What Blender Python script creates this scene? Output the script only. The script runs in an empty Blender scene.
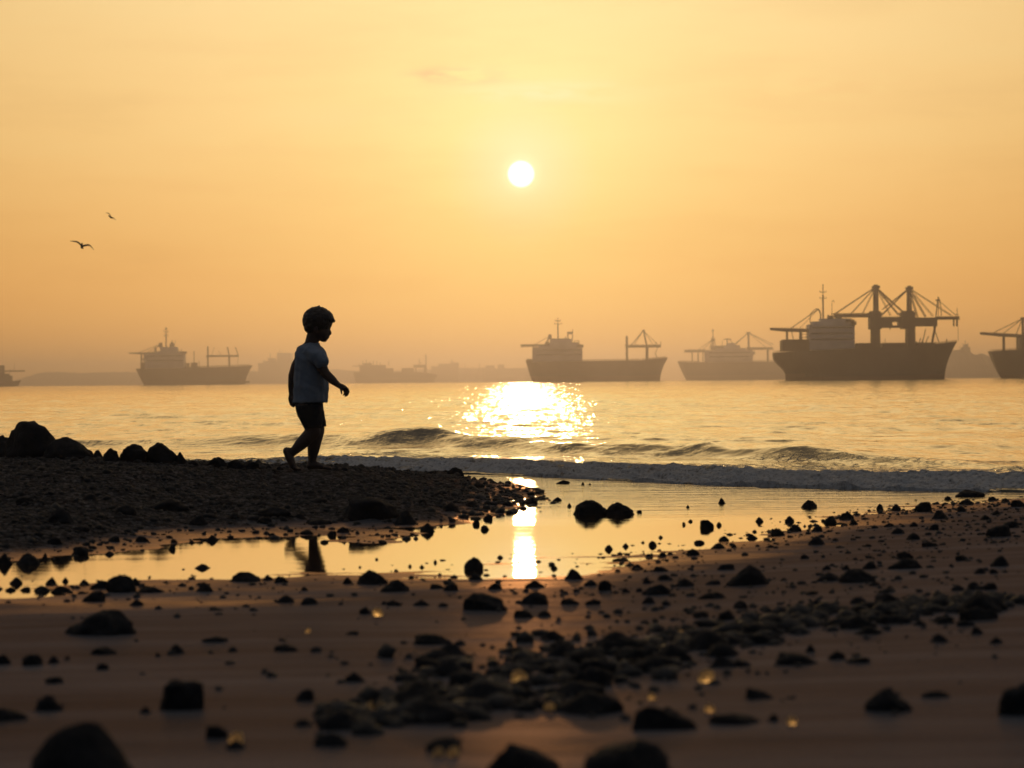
import bpy, bmesh, math, random
import numpy as np
from mathutils import Vector, Matrix, noise as mnoise

scene = bpy.context.scene
col = scene.collection
F = 2810.0                     # focal length in pixels of the 1024 px wide frame
CAM_H = 0.75                   # camera height over the still water, metres
TILT = math.radians(-0.051)
ROLL = math.radians(-0.5)

# ------------------------------------------------------------------ camera
cam_d = bpy.data.cameras.new("camera")
cam = bpy.data.objects.new("camera", cam_d)
col.objects.link(cam)
cam.location = (0, 0, CAM_H)
cam.rotation_mode = 'XYZ'
Mcam = Matrix.Rotation(math.pi / 2 + TILT, 4, 'X') @ Matrix.Rotation(ROLL, 4, 'Z')
cam.rotation_euler = Mcam.to_euler('XYZ')
cam_d.sensor_width = 36
cam_d.lens = F / 1024 * 36
cam_d.clip_start = 0.1
cam_d.clip_end = 60000
cam_d.dof.use_dof = True
cam_d.dof.focus_distance = 26.0
cam_d.dof.aperture_fstop = 5.8
scene.camera = cam
R3 = Mcam.to_3x3()


def ray(px, py):
    d = R3 @ Vector(((px - 512) / F, (384 - py) / F, -1.0))
    return d.normalized()


def at_depth(px, py, D):
    d = ray(px, py)
    t = D / d.y
    return Vector((d.x * t, D, CAM_H + d.z * t))


def at_level(px, py, z=0.0):
    d = ray(px, py)
    t = (z - CAM_H) / d.z
    return Vector((d.x * t, d.y * t, z))


# ------------------------------------------------------------------ numpy noise
def _hash(ix, iy, seed):
    h = (ix.astype(np.int64) * 374761393 + iy.astype(np.int64) * 668265263 + seed * 1274126177) & 0xffffffff
    h = ((h ^ (h >> 13)) * 1103515245) & 0xffffffff
    h = (h ^ (h >> 16)) & 0xffffff
    return h / float(0xffffff)


def vnoise(x, y, seed=0):
    x = np.asarray(x, dtype=float); y = np.asarray(y, dtype=float)
    ix = np.floor(x); iy = np.floor(y)
    fx = x - ix; fy = y - iy
    fx = fx * fx * fx * (fx * (fx * 6 - 15) + 10); fy = fy * fy * fy * (fy * (fy * 6 - 15) + 10)
    a = _hash(ix, iy, seed); b = _hash(ix + 1, iy, seed)
    c = _hash(ix, iy + 1, seed); d = _hash(ix + 1, iy + 1, seed)
    return (a + (b - a) * fx) * (1 - fy) + (c + (d - c) * fx) * fy


def fbm(x, y, seed=0, octv=4):
    s = 0.0; a = 0.5; t = 0.0
    c, sn = math.cos(0.6), math.sin(0.6)
    for i in range(octv):
        s = s + a * (vnoise(x, y, seed + i * 17) - 0.5); t += a
        x, y = (x * c - y * sn) * 2.03 + 3.1, (x * sn + y * c) * 2.03 + 7.7
        a *= 0.5
    return s / t * 2.0


def sstep(a, b, x):
    t = np.clip((x - a) / (b - a), 0, 1)
    return t * t * (3 - 2 * t)


def smin(a, b, k):
    h = np.clip(0.5 + 0.5 * (b - a) / k, 0, 1)
    return b + (a - b) * h - k * h * (1 - h)


def smax(a, b, k):
    return -smin(-a, -b, k)


# ------------------------------------------------------------------ shore curves (ground plan)
def curve_from(pts, z=0.0):
    P = [at_level(x, y, z) for x, y in pts]
    P.sort(key=lambda p: p.x)
    return np.array([p.x for p in P]), np.array([p.y for p in P])


NEAR = curve_from([(-60, 600), (0, 596), (60, 588), (120, 585), (200, 582), (260, 579), (330, 575), (430, 573), (500, 574),
                   (560, 572), (600, 565), (660, 556), (720, 545), (770, 535), (820, 524), (880, 513), (940, 504), (1024, 497), (1100, 495)])
EDGE = curve_from([(-60, 568), (0, 563), (60, 556), (110, 551), (200, 542), (300, 536), (360, 538), (420, 532), (470, 519), (510, 508), (548, 499)])
TOE = curve_from([(-60, 470), (150, 470), (330, 472), (450, 474), (520, 476), (600, 480), (700, 485), (800, 488), (900, 491), (1024, 493), (1100, 495)])


def toe(x):
    return np.interp(x, TOE[0], TOE[1])


def bank_h(x, y):
    ye = np.interp(x, EDGE[0], EDGE[1])
    yb = np.interp(x, [-3, -1.0, -0.5, 0.05, 0.25, 0.6], [21.2, 21.0, 22.2, 20.3, 18.4, 17.2])
    cap = np.interp(x, [-9, -6, -3.3, -1.9, -1.15, -0.85, -0.55, -0.25, 0.0, 0.22, 0.6], [.40, .36, .30, .225, .19, .125, .060, .026, .012, .004, -.04])
    n = fbm(x * 1.3, y * 1.3, 5, 4) * 0.025 + fbm(x * 7, y * 7, 9, 3) * 0.012
    d = y - ye + fbm(x * 2.2, y * 2.2, 31, 4) * 0.9 + fbm(x * 5, y * 3, 33, 4) * 1.1 * sstep(-1.0, -.3, x)
    f = np.where(d > 0, 0.016 * d + 0.034 * np.maximum(d - 0.9, 0), 0.016 * d)
    b = 0.10 * (yb - y + fbm(x * 2.0, y * 2.0, 41, 3) * 0.6)
    h = smin(smin(f, b, 0.03), cap, 0.04)
    isl = fbm(x * 3.4, y * 2.6, 35, 4) * 0.020 * np.exp(-((h - 0.01) / 0.022) ** 2) * sstep(-1.3, -.6, x)
    return h + n * sstep(0.0, 0.05, h) + isl


def near_h(x, y):
    s = np.interp(x, NEAR[0], NEAR[1]) - y
    n = fbm(x * 0.9, y * 1.6, 3, 4)
    s2 = s + n * 0.8
    h = np.where(s2 > 0, 0.013 * s2, 0.010 * s2)
    h = np.clip(h, -0.05, 0.085)
    rip = fbm(x * 1.2, y * 7.0, 77, 3) * 0.004 + fbm(x * 14, y * 14, 78, 2) * 0.0012
    edge = fbm(x * 2.2, y * 4.5, 79, 4) * 0.010 * np.exp(-(h / 0.014) ** 2)
    return h + rip * sstep(-0.02, 0.01, h) + edge


def H(x, y):
    x = np.asarray(x, dtype=float); y = np.asarray(y, dtype=float)
    h = np.maximum(np.maximum(near_h(x, y), bank_h(x, y)), -0.06)
    return h


def ground_hit(px, py, floor=0.0, dmin=3.6, dmax=27.0):
    d = ray(px, py)
    D = np.arange(dmin, dmax, 0.02)
    t = D / d.y
    z = CAM_H + d.z * t
    g = np.maximum(H(d.x * t, D), floor)
    idx = np.nonzero(z <= g)[0]
    if len(idx) == 0:
        i = len(D) - 1
    else:
        i = idx[0]
    return Vector((d.x * t[i], D[i], float(g[i])))


# ------------------------------------------------------------------ materials
def new_mat(name):
    m = bpy.data.materials.new(name)
    m.use_nodes = True
    nt = m.node_tree
    bs = nt.nodes["Principled BSDF"]
    return m, nt, bs


def N(nt, typ, **kw):
    n = nt.nodes.new(typ)
    for k, v in kw.items():
        setattr(n, k, v)
    return n


def noise_node(nt, scale, detail=4, rough=0.55, vec=None, stretch=None):
    tc = N(nt, 'ShaderNodeNewGeometry')
    mp = N(nt, 'ShaderNodeMapping')
    if stretch:
        mp.inputs['Scale'].default_value = stretch
    nt.links.new(vec or tc.outputs['Position'], mp.inputs['Vector'])
    n = N(nt, 'ShaderNodeTexNoise')
    n.inputs['Scale'].default_value = scale
    n.inputs['Detail'].default_value = detail
    n.inputs['Roughness'].default_value = rough
    nt.links.new(mp.outputs[0], n.inputs['Vector'])
    return n


def ramp(nt, fac, stops, interp='LINEAR'):
    r = N(nt, 'ShaderNodeValToRGB')
    r.color_ramp.interpolation = interp
    e = r.color_ramp.elements
    e[0].position, e[0].color = stops[0][0], (*stops[0][1], 1)
    e[1].position, e[1].color = stops[-1][0], (*stops[-1][1], 1)
    for p, c in stops[1:-1]:
        k = e.new(p); k.color = (*c, 1)
    nt.links.new(fac, r.inputs[0])
    return r


def bump(nt, bs, height, strength, dist, prev=None):
    b = N(nt, 'ShaderNodeBump')
    b.inputs['Strength'].default_value = strength
    b.inputs['Distance'].default_value = dist
    nt.links.new(height, b.inputs['Height'])
    if prev is not None:
        nt.links.new(prev.outputs[0], b.inputs['Normal'])
    nt.links.new(b.outputs[0], bs.inputs['Normal'])
    return b


def simple(name, c, rough, var=0.25, scale=8, bumpd=0.0, spec=0.5, metallic=0.0, objspace=True):
    m, nt, bs = new_mat(name)
    vec = None
    if objspace:
        tc = N(nt, 'ShaderNodeTexCoord'); vec = tc.outputs['Object']
    n = noise_node(nt, scale, 5, 0.6, vec)
    lo = tuple(v * (1 - var) for v in c); hi = tuple(min(1, v * (1 + var)) for v in c)
    r = ramp(nt, n.outputs['Fac'], [(0.3, lo), (0.7, hi)])
    nt.links.new(r.outputs[0], bs.inputs['Base Color'])
    bs.inputs['Roughness'].default_value = rough
    bs.inputs['Specular IOR Level'].default_value = spec
    bs.inputs['Metallic'].default_value = metallic
    if bumpd:
        bump(nt, bs, n.outputs['Fac'], 0.8, bumpd)
    return m


MAT = {}
MAT['hull_dark'] = simple('ship_hull_dark_paint', (.085, .085, .095), .55, .3, .05)
MAT['hull_red'] = simple('ship_hull_boot_paint', (.20, .14, .12), .6, .2, .05)
MAT['ship_white'] = simple('ship_house_white_paint', (.72, .70, .66), .5, .15, .08)
MAT['ship_grey'] = simple('ship_gear_grey_paint', (.09, .08, .075), .55, .25, .08)
MAT['ship_glass'] = simple('ship_window_glass', (.02, .022, .025), .15, .1, .1)
MAT['skin'] = simple('skin', (.075, .046, .036), .6, .1, 30, .0008)
MAT['shirt'] = simple('grey_cotton', (.24, .28, .335), .9, .08, 40, .002, spec=.2)
MAT['shorts'] = simple('dark_cotton', (.028, .028, .032), .9, .15, 40, .001, spec=.2)
MAT['hair'] = simple('black_hair', (.012, .009, .008), .45, .3, 60, .002)
MAT['feather'] = simple('dark_feathers', (.05, .045, .045), .7, .2, 10)
MAT['shore'] = simple('far_shore_rock', (.06, .055, .05), .9, .3, .01)


def rock_material(name, c, rlo, rhi, spec=0.5):
    m, nt, bs = new_mat(name)
    n1 = noise_node(nt, 9, 6, .65)
    n2 = noise_node(nt, 60, 5, .7)
    n3 = noise_node(nt, 260, 3, .6)
    r = ramp(nt, n1.outputs['Fac'], [(.3, tuple(v * .55 for v in c)), (.55, c), (.75, tuple(v * 1.7 for v in c))])
    nt.links.new(r.outputs[0], bs.inputs['Base Color'])
    rr = N(nt, 'ShaderNodeMapRange')
    rr.inputs['From Min'].default_value = .35; rr.inputs['From Max'].default_value = .65
    rr.inputs['To Min'].default_value = rlo; rr.inputs['To Max'].default_value = rhi
    nt.links.new(n2.outputs['Fac'], rr.inputs['Value'])
    nt.links.new(rr.outputs[0], bs.inputs['Roughness'])
    bs.inputs['Specular IOR Level'].default_value = spec
    b = bump(nt, bs, n2.outputs['Fac'], .6, .012)
    bump(nt, bs, n3.outputs['Fac'], .5, .003, b)
    return m


MAT['rock'] = rock_material('dark_basalt_rock', (.022, .022, .024), .6, .95, .15)
MAT['gravel'] = rock_material('dark_wet_gravel', (.060, .057, .054), .45, .85, .2)
MAT['wet_stone'] = simple('pebble_glint_tint', (1.0, .78, .48), .6, .05, 60)  # sun glint put into an amber tint and a see-through body
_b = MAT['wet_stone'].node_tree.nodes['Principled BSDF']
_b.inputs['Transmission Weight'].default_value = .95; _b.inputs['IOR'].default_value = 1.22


def sand_material():
    m, nt, bs = new_mat('wet_beach_sand')
    geo = N(nt, 'ShaderNodeNewGeometry')
    att = N(nt, 'ShaderNodeAttribute'); att.attribute_name = 'gravel'; att.attribute_type = 'GEOMETRY'
    n_str = noise_node(nt, 1.0, 5, .6, stretch=(.55, 3.2, 1))
    n_fine = noise_node(nt, 220, 4, .7)
    n_mid = noise_node(nt, 25, 5, .65, stretch=(.6, 1.4, 1))
    base = ramp(nt, n_str.outputs['Fac'], [(.30, (.058, .064, .074)), (.5, (.092, .101, .115)), (.66, (.145, .153, .168))])
    mixc = N(nt, 'ShaderNodeMix', data_type='RGBA')
    nt.links.new(att.outputs['Fac'], mixc.inputs['Factor'])
    spk = ramp(nt, n_fine.outputs['Fac'], [(.32, (.62, .62, .62)), (.5, (1, 1, 1)), (.68, (1.35, 1.33, 1.3))])
    bsp = N(nt, 'ShaderNodeMix', data_type='RGBA', blend_type='MULTIPLY'); bsp.inputs['Factor'].default_value = 1
    nt.links.new(base.outputs[0], bsp.inputs['A']); nt.links.new(spk.outputs[0], bsp.inputs['B'])
    nt.links.new(bsp.outputs['Result'], mixc.inputs['A'])
    g = ramp(nt, n_mid.outputs['Fac'], [(.3, (.045, .044, .044)), (.7, (.12, .117, .114))])
    nt.links.new(g.outputs[0], mixc.inputs['B'])
    vo = N(nt, 'ShaderNodeTexVoronoi'); vo.inputs['Scale'].default_value = 48
    nt.links.new(geo.outputs['Position'], vo.inputs['Vector'])
    vo2 = N(nt, 'ShaderNodeTexVoronoi'); vo2.inputs['Scale'].default_value = 120
    nt.links.new(geo.outputs['Position'], vo2.inputs['Vector'])
    sepc = N(nt, 'ShaderNodeSeparateColor'); nt.links.new(vo.outputs['Color'], sepc.inputs[0])
    pc_ = ramp(nt, sepc.outputs['Red'], [(0, (.35, .35, .36)), (.6, (.9, .9, .9)), (1, (2.2, 2.1, 2.0))])
    pm = N(nt, 'ShaderNodeMix', data_type='RGBA', blend_type='MULTIPLY'); nt.links.new(att.outputs['Fac'], pm.inputs['Factor'])
    nt.links.new(mixc.outputs['Result'], pm.inputs['A']); nt.links.new(pc_.outputs[0], pm.inputs['B'])
    nt.links.new(pm.outputs['Result'], bs.inputs['Base Color'])
    peb1 = N(nt, 'ShaderNodeMath', operation='MULTIPLY'); nt.links.new(vo.outputs['Distance'], peb1.inputs[0]); nt.links.new(att.outputs['Fac'], peb1.inputs[1])
    peb2 = N(nt, 'ShaderNodeMath', operation='MULTIPLY'); nt.links.new(vo2.outputs['Distance'], peb2.inputs[0]); nt.links.new(att.outputs['Fac'], peb2.inputs[1])
    # wetness: smooth close to the water level, duller higher up
    sep = N(nt, 'ShaderNodeSeparateXYZ'); nt.links.new(geo.outputs['Position'], sep.inputs[0])
    add = N(nt, 'ShaderNodeMath', operation='MULTIPLY_ADD')
    nt.links.new(n_str.outputs['Fac'], add.inputs[0]); add.inputs[1].default_value = .03
    nt.links.new(sep.outputs['Z'], add.inputs[2])
    rr = N(nt, 'ShaderNodeMapRange')
    rr.inputs['From Min'].default_value = .012; rr.inputs['From Max'].default_value = .06
    rr.inputs['To Min'].default_value = .26; rr.inputs['To Max'].default_value = .30
    nt.links.new(add.outputs[0], rr.inputs['Value'])
    bs.inputs['Roughness'].default_value = .9
    bs.inputs['Specular IOR Level'].default_value = 0
    sp_ = N(nt, 'ShaderNodeMapRange')
    sp_.inputs['From Min'].default_value = .012; sp_.inputs['From Max'].default_value = .034
    sp_.inputs['To Min'].default_value = .38; sp_.inputs['To Max'].default_value = .038
    nt.links.new(add.outputs[0], sp_.inputs['Value'])
    gm = N(nt, 'ShaderNodeMath', operation='MULTIPLY_ADD'); nt.links.new(att.outputs['Fac'], gm.inputs[0]); gm.inputs[1].default_value = -.88; gm.inputs[2].default_value = 1
    gm2 = N(nt, 'ShaderNodeMath', operation='MULTIPLY'); nt.links.new(gm.outputs[0], gm2.inputs[0]); nt.links.new(sp_.outputs[0], gm2.inputs[1])
    gl = N(nt, 'ShaderNodeBsdfAnisotropic')
    gl.inputs['Color'].default_value = (1, .66, .46, 1)
    nt.links.new(rr.outputs[0], gl.inputs['Roughness'])
    mxs = N(nt, 'ShaderNodeMixShader')
    nt.links.new(gm2.outputs[0], mxs.inputs[0]); nt.links.new(bs.outputs[0], mxs.inputs[1]); nt.links.new(gl.outputs[0], mxs.inputs[2])
    nt.links.new(mxs.outputs[0], nt.nodes['Material Output'].inputs['Surface'])
    b = bump(nt, bs, n_mid.outputs['Fac'], .25, .004)
    b = bump(nt, bs, n_fine.outputs['Fac'], .35, .0012, b)
    b = bump(nt, bs, peb1.outputs[0], 1.0, .016, b)
    b.invert = True; b.inputs['Strength'].default_value = 1.0
    b = bump(nt, bs, peb2.outputs[0], 1.0, .006, b); b.invert = True
    nt.links.new(b.outputs[0], gl.inputs['Normal'])
    return m


MAT['sand'] = sand_material()


def film(nt, bs, b, rough, fac, c):
    """mirror-like surface film over the water body"""
    gl = N(nt, 'ShaderNodeBsdfAnisotropic'); gl.inputs['Color'].default_value = c
    gl.distribution = 'BECKMANN'
    if isinstance(rough, float):
        gl.inputs['Roughness'].default_value = rough
    else:
        nt.links.new(rough, gl.inputs['Roughness'])
    nt.links.new(b.outputs[0], gl.inputs['Normal'])
    mx = N(nt, 'ShaderNodeMixShader')
    if isinstance(fac, float):
        mx.inputs[0].default_value = fac
    else:
        nt.links.new(fac, mx.inputs[0])
    nt.links.new(bs.outputs[0], mx.inputs[1]); nt.links.new(gl.outputs[0], mx.inputs[2])
    nt.links.new(mx.outputs[0], nt.nodes['Material Output'].inputs['Surface'])
    return mx


def shallow_material():
    m, nt, bs = new_mat('shallow_still_water')
    bs.inputs['Base Color'].default_value = (.05, .036, .025, 1)
    bs.inputs['Roughness'].default_value = .02
    bs.inputs['IOR'].default_value = 1.33
    bs.inputs['Specular IOR Level'].default_value = .25
    n1 = noise_node(nt, 1.0, 4, .6, stretch=(.5, 2.2, 1))
    n2 = noise_node(nt, 9.0, 3, .6, stretch=(.5, 2.0, 1))
    b = bump(nt, bs, n1.outputs['Fac'], .12, .010)
    b = bump(nt, bs, n2.outputs['Fac'], .10, .0012, b)
    # the swash close to the breakers is still ruffled
    geo = N(nt, 'ShaderNodeNewGeometry'); sep = N(nt, 'ShaderNodeSeparateXYZ'); nt.links.new(geo.outputs['Position'], sep.inputs[0])
    mr = N(nt, 'ShaderNodeMapRange'); mr.inputs['From Min'].default_value = 14.5; mr.inputs['From Max'].default_value = 20
    nt.links.new(sep.outputs['Y'], mr.inputs['Value'])
    n3 = noise_node(nt, 3.2, 4, .6, stretch=(.22, 1.6, 1))
    mu = N(nt, 'ShaderNodeMath', operation='MULTIPLY'); nt.links.new(n3.outputs['Fac'], mu.inputs[0]); nt.links.new(mr.outputs[0], mu.inputs[1])
    b = bump(nt, bs, mu.outputs[0], .8, .035, b)
    film(nt, bs, b, .055, .6, (1, .92, .82, 1))
    return m


MAT['shallow'] = shallow_material()


def sea_material():
    m, nt, bs = new_mat('sea_water_and_foam')
    geo = N(nt, 'ShaderNodeNewGeometry')
    att = N(nt, 'ShaderNodeAttribute'); att.attribute_name = 'foam'; att.attribute_type = 'GEOMETRY'
    # ripples at several sizes, long across the view
    n1 = noise_node(nt, .35, 5, .6, stretch=(.5, 1.0, 1))
    n2 = noise_node(nt, 2.2, 5, .62, stretch=(.55, 1.0, 1))
    n3 = noise_node(nt, 14.0, 3, .6, stretch=(.7, 1.0, 1))
    # ruffled patches and slicks modulate the ripples, each size for its own distance
    def patches(sc, st, lo, hi):
        p = noise_node(nt, sc, 4, .6, stretch=st)
        q = N(nt, 'ShaderNodeMapRange', interpolation_type='SMOOTHSTEP')
        q.inputs['From Min'].default_value = lo; q.inputs['From Max'].default_value = hi
        q.inputs['To Min'].default_value = .12; q.inputs['To Max'].default_value = 1.0
        nt.links.new(p.outputs['Fac'], q.inputs['Value'])
        return q
    def mul(a, b):
        m_ = N(nt, 'ShaderNodeMath', operation='MULTIPLY'); nt.links.new(a, m_.inputs[0]); nt.links.new(b, m_.inputs[1]); return m_.outputs[0]
    pa = patches(1.0, (2.6, .38, 1), .40, .66); pb = patches(1.0, (.75, .055, 1), .42, .64); pc = patches(1.0, (.22, .010, 1), .40, .64)
    sepy = N(nt, 'ShaderNodeSeparateXYZ'); nt.links.new(geo.outputs['Position'], sepy.inputs[0])
    calm = N(nt, 'ShaderNodeMapRange'); calm.inputs['From Min'].default_value = 35; calm.inputs['From Max'].default_value = 160
    calm.inputs['To Min'].default_value = .9; calm.inputs['To Max'].default_value = .42
    nt.links.new(sepy.outputs['Y'], calm.inputs['Value'])
    h1 = mul(mul(n1.outputs['Fac'], pb.outputs[0]), calm.outputs[0])
    ab_ = N(nt, 'ShaderNodeMath', operation='MAXIMUM'); nt.links.new(pa.outputs[0], ab_.inputs[0]); nt.links.new(pb.outputs[0], ab_.inputs[1])
    n4 = noise_node(nt, 5.5, 4, .65, stretch=(1.1, .55, 1))
    h4 = mul(mul(n4.outputs['Fac'], pa.outputs[0]), calm.outputs[0])
    h2 = mul(mul(mul(n2.outputs['Fac'], ab_.outputs[0]), pc.outputs[0]), calm.outputs[0])
    h3 = mul(n3.outputs['Fac'], pa.outputs[0])
    # lacy foam
    vor = N(nt, 'ShaderNodeTexVoronoi', feature='DISTANCE_TO_EDGE')
    vor.inputs['Scale'].default_value = 9
    warp = noise_node(nt, 6, 4, .6)
    mixv = N(nt, 'ShaderNodeVectorMath', operation='MULTIPLY_ADD')
    nt.links.new(warp.outputs['Color'], mixv.inputs[0]); mixv.inputs[1].default_value = (.25, .25, .25)
    nt.links.new(geo.outputs['Position'], mixv.inputs[2])
    nt.links.new(mixv.outputs[0], vor.inputs['Vector'])
    sp = noise_node(nt, 34, 5, .75)
    s1 = N(nt, 'ShaderNodeMapRange'); s1.inputs['From Min'].default_value = .0; s1.inputs['From Max'].default_value = .22
    s1.inputs['To Min'].default_value = .32; s1.inputs['To Max'].default_value = -.22
    nt.links.new(vor.outputs['Distance'], s1.inputs['Value'])
    s2 = N(nt, 'ShaderNodeMath', operation='ADD'); nt.links.new(s1.outputs[0], s2.inputs[0])
    s3 = N(nt, 'ShaderNodeMath', operation='MULTIPLY_ADD')
    nt.links.new(sp.outputs['Fac'], s3.inputs[0]); s3.inputs[1].default_value = 1.1; s3.inputs[2].default_value = -.72
    nt.links.new(s3.outputs[0], s2.inputs[1])
    s4 = N(nt, 'ShaderNodeMath', operation='MULTIPLY_ADD')
    nt.links.new(att.outputs['Fac'], s4.inputs[0]); s4.inputs[1].default_value = 1.25; nt.links.new(s2.outputs[0], s4.inputs[2])
    thr = N(nt, 'ShaderNodeMapRange', interpolation_type='SMOOTHSTEP')
    thr.inputs['From Min'].default_value = .38; thr.inputs['From Max'].default_value = .75
    nt.links.new(s4.outputs[0], thr.inputs['Value'])
    gate = N(nt, 'ShaderNodeMath', operation='GREATER_THAN'); gate.inputs[1].default_value = .02
    nt.links.new(att.outputs['Fac'], gate.inputs[0])
    fm = N(nt, 'ShaderNodeMath', operation='MULTIPLY')
    nt.links.new(thr.outputs[0], fm.inputs[0]); nt.links.new(gate.outputs[0], fm.inputs[1])
    mixc = N(nt, 'ShaderNodeMix', data_type='RGBA')
    nt.links.new(fm.outputs[0], mixc.inputs['Factor'])
    mixc.inputs['A'].default_value = (.022, .034, .020, 1)
    fcol = ramp(nt, sp.outputs['Fac'], [(.32, (.30, .28, .26)), (.46, (.78, .76, .73)), (.58, (.96, .95, .93))])
    nt.links.new(fcol.outputs[0], mixc.inputs['B'])
    nt.links.new(mixc.outputs['Result'], bs.inputs['Base Color'])
    ro = N(nt, 'ShaderNodeMapRange'); ro.inputs['To Min'].default_value = .09; ro.inputs['To Max'].default_value = .75
    nt.links.new(fm.outputs[0], ro.inputs['Value'])
    nt.links.new(ro.outputs[0], bs.inputs['Roughness'])
    bs.inputs['IOR'].default_value = 1.33
    bs.inputs['Specular IOR Level'].default_value = .75
    b = bump(nt, bs, h1, .8, .10)
    b = bump(nt, bs, h2, .9, .048, b)
    b = bump(nt, bs, h4, .8, .020, b)
    b = bump(nt, bs, h3, .8, .012, b)
    fh = N(nt, 'ShaderNodeMath', operation='MULTIPLY'); nt.links.new(sp.outputs['Fac'], fh.inputs[0]); nt.links.new(fm.outputs[0], fh.inputs[1])
    b = bump(nt, bs, fh.outputs[0], 1.0, .05, b)
    # the film thins out towards the eye: faces that tilt up to the viewer show the dark water body
    lw = N(nt, 'ShaderNodeLayerWeight'); lw.inputs['Blend'].default_value = .5; nt.links.new(b.outputs[0], lw.inputs['Normal'])
    fr = N(nt, 'ShaderNodeMapRange'); fr.inputs['From Min'].default_value = .78; fr.inputs['From Max'].default_value = .97
    fr.inputs['To Min'].default_value = 0; fr.inputs['To Max'].default_value = .75
    nt.links.new(lw.outputs['Facing'], fr.inputs['Value'])
    inv = N(nt, 'ShaderNodeMath', operation='SUBTRACT'); inv.inputs[0].default_value = 1; nt.links.new(fm.outputs[0], inv.inputs[1])
    ff = N(nt, 'ShaderNodeMath', operation='MULTIPLY'); nt.links.new(fr.outputs[0], ff.inputs[0]); nt.links.new(inv.outputs[0], ff.inputs[1])
    mx = film(nt, bs, b, .085, ff.outputs[0], (1, .95, .88, 1))
    tr = N(nt, 'ShaderNodeBsdfTranslucent'); tr.inputs['Color'].default_value = (.92, .86, .78, 1)
    tf = N(nt, 'ShaderNodeMath', operation='MULTIPLY'); nt.links.new(fm.outputs[0], tf.inputs[0]); tf.inputs[1].default_value = .06
    m3 = N(nt, 'ShaderNodeMixShader'); nt.links.new(tf.outputs[0], m3.inputs[0]); nt.links.new(mx.outputs[0], m3.inputs[1]); nt.links.new(tr.outputs[0], m3.inputs[2])
    nt.links.new(m3.outputs[0], nt.nodes['Material Output'].inputs['Surface'])
    return m


MAT['sea'] = sea_material()


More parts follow.
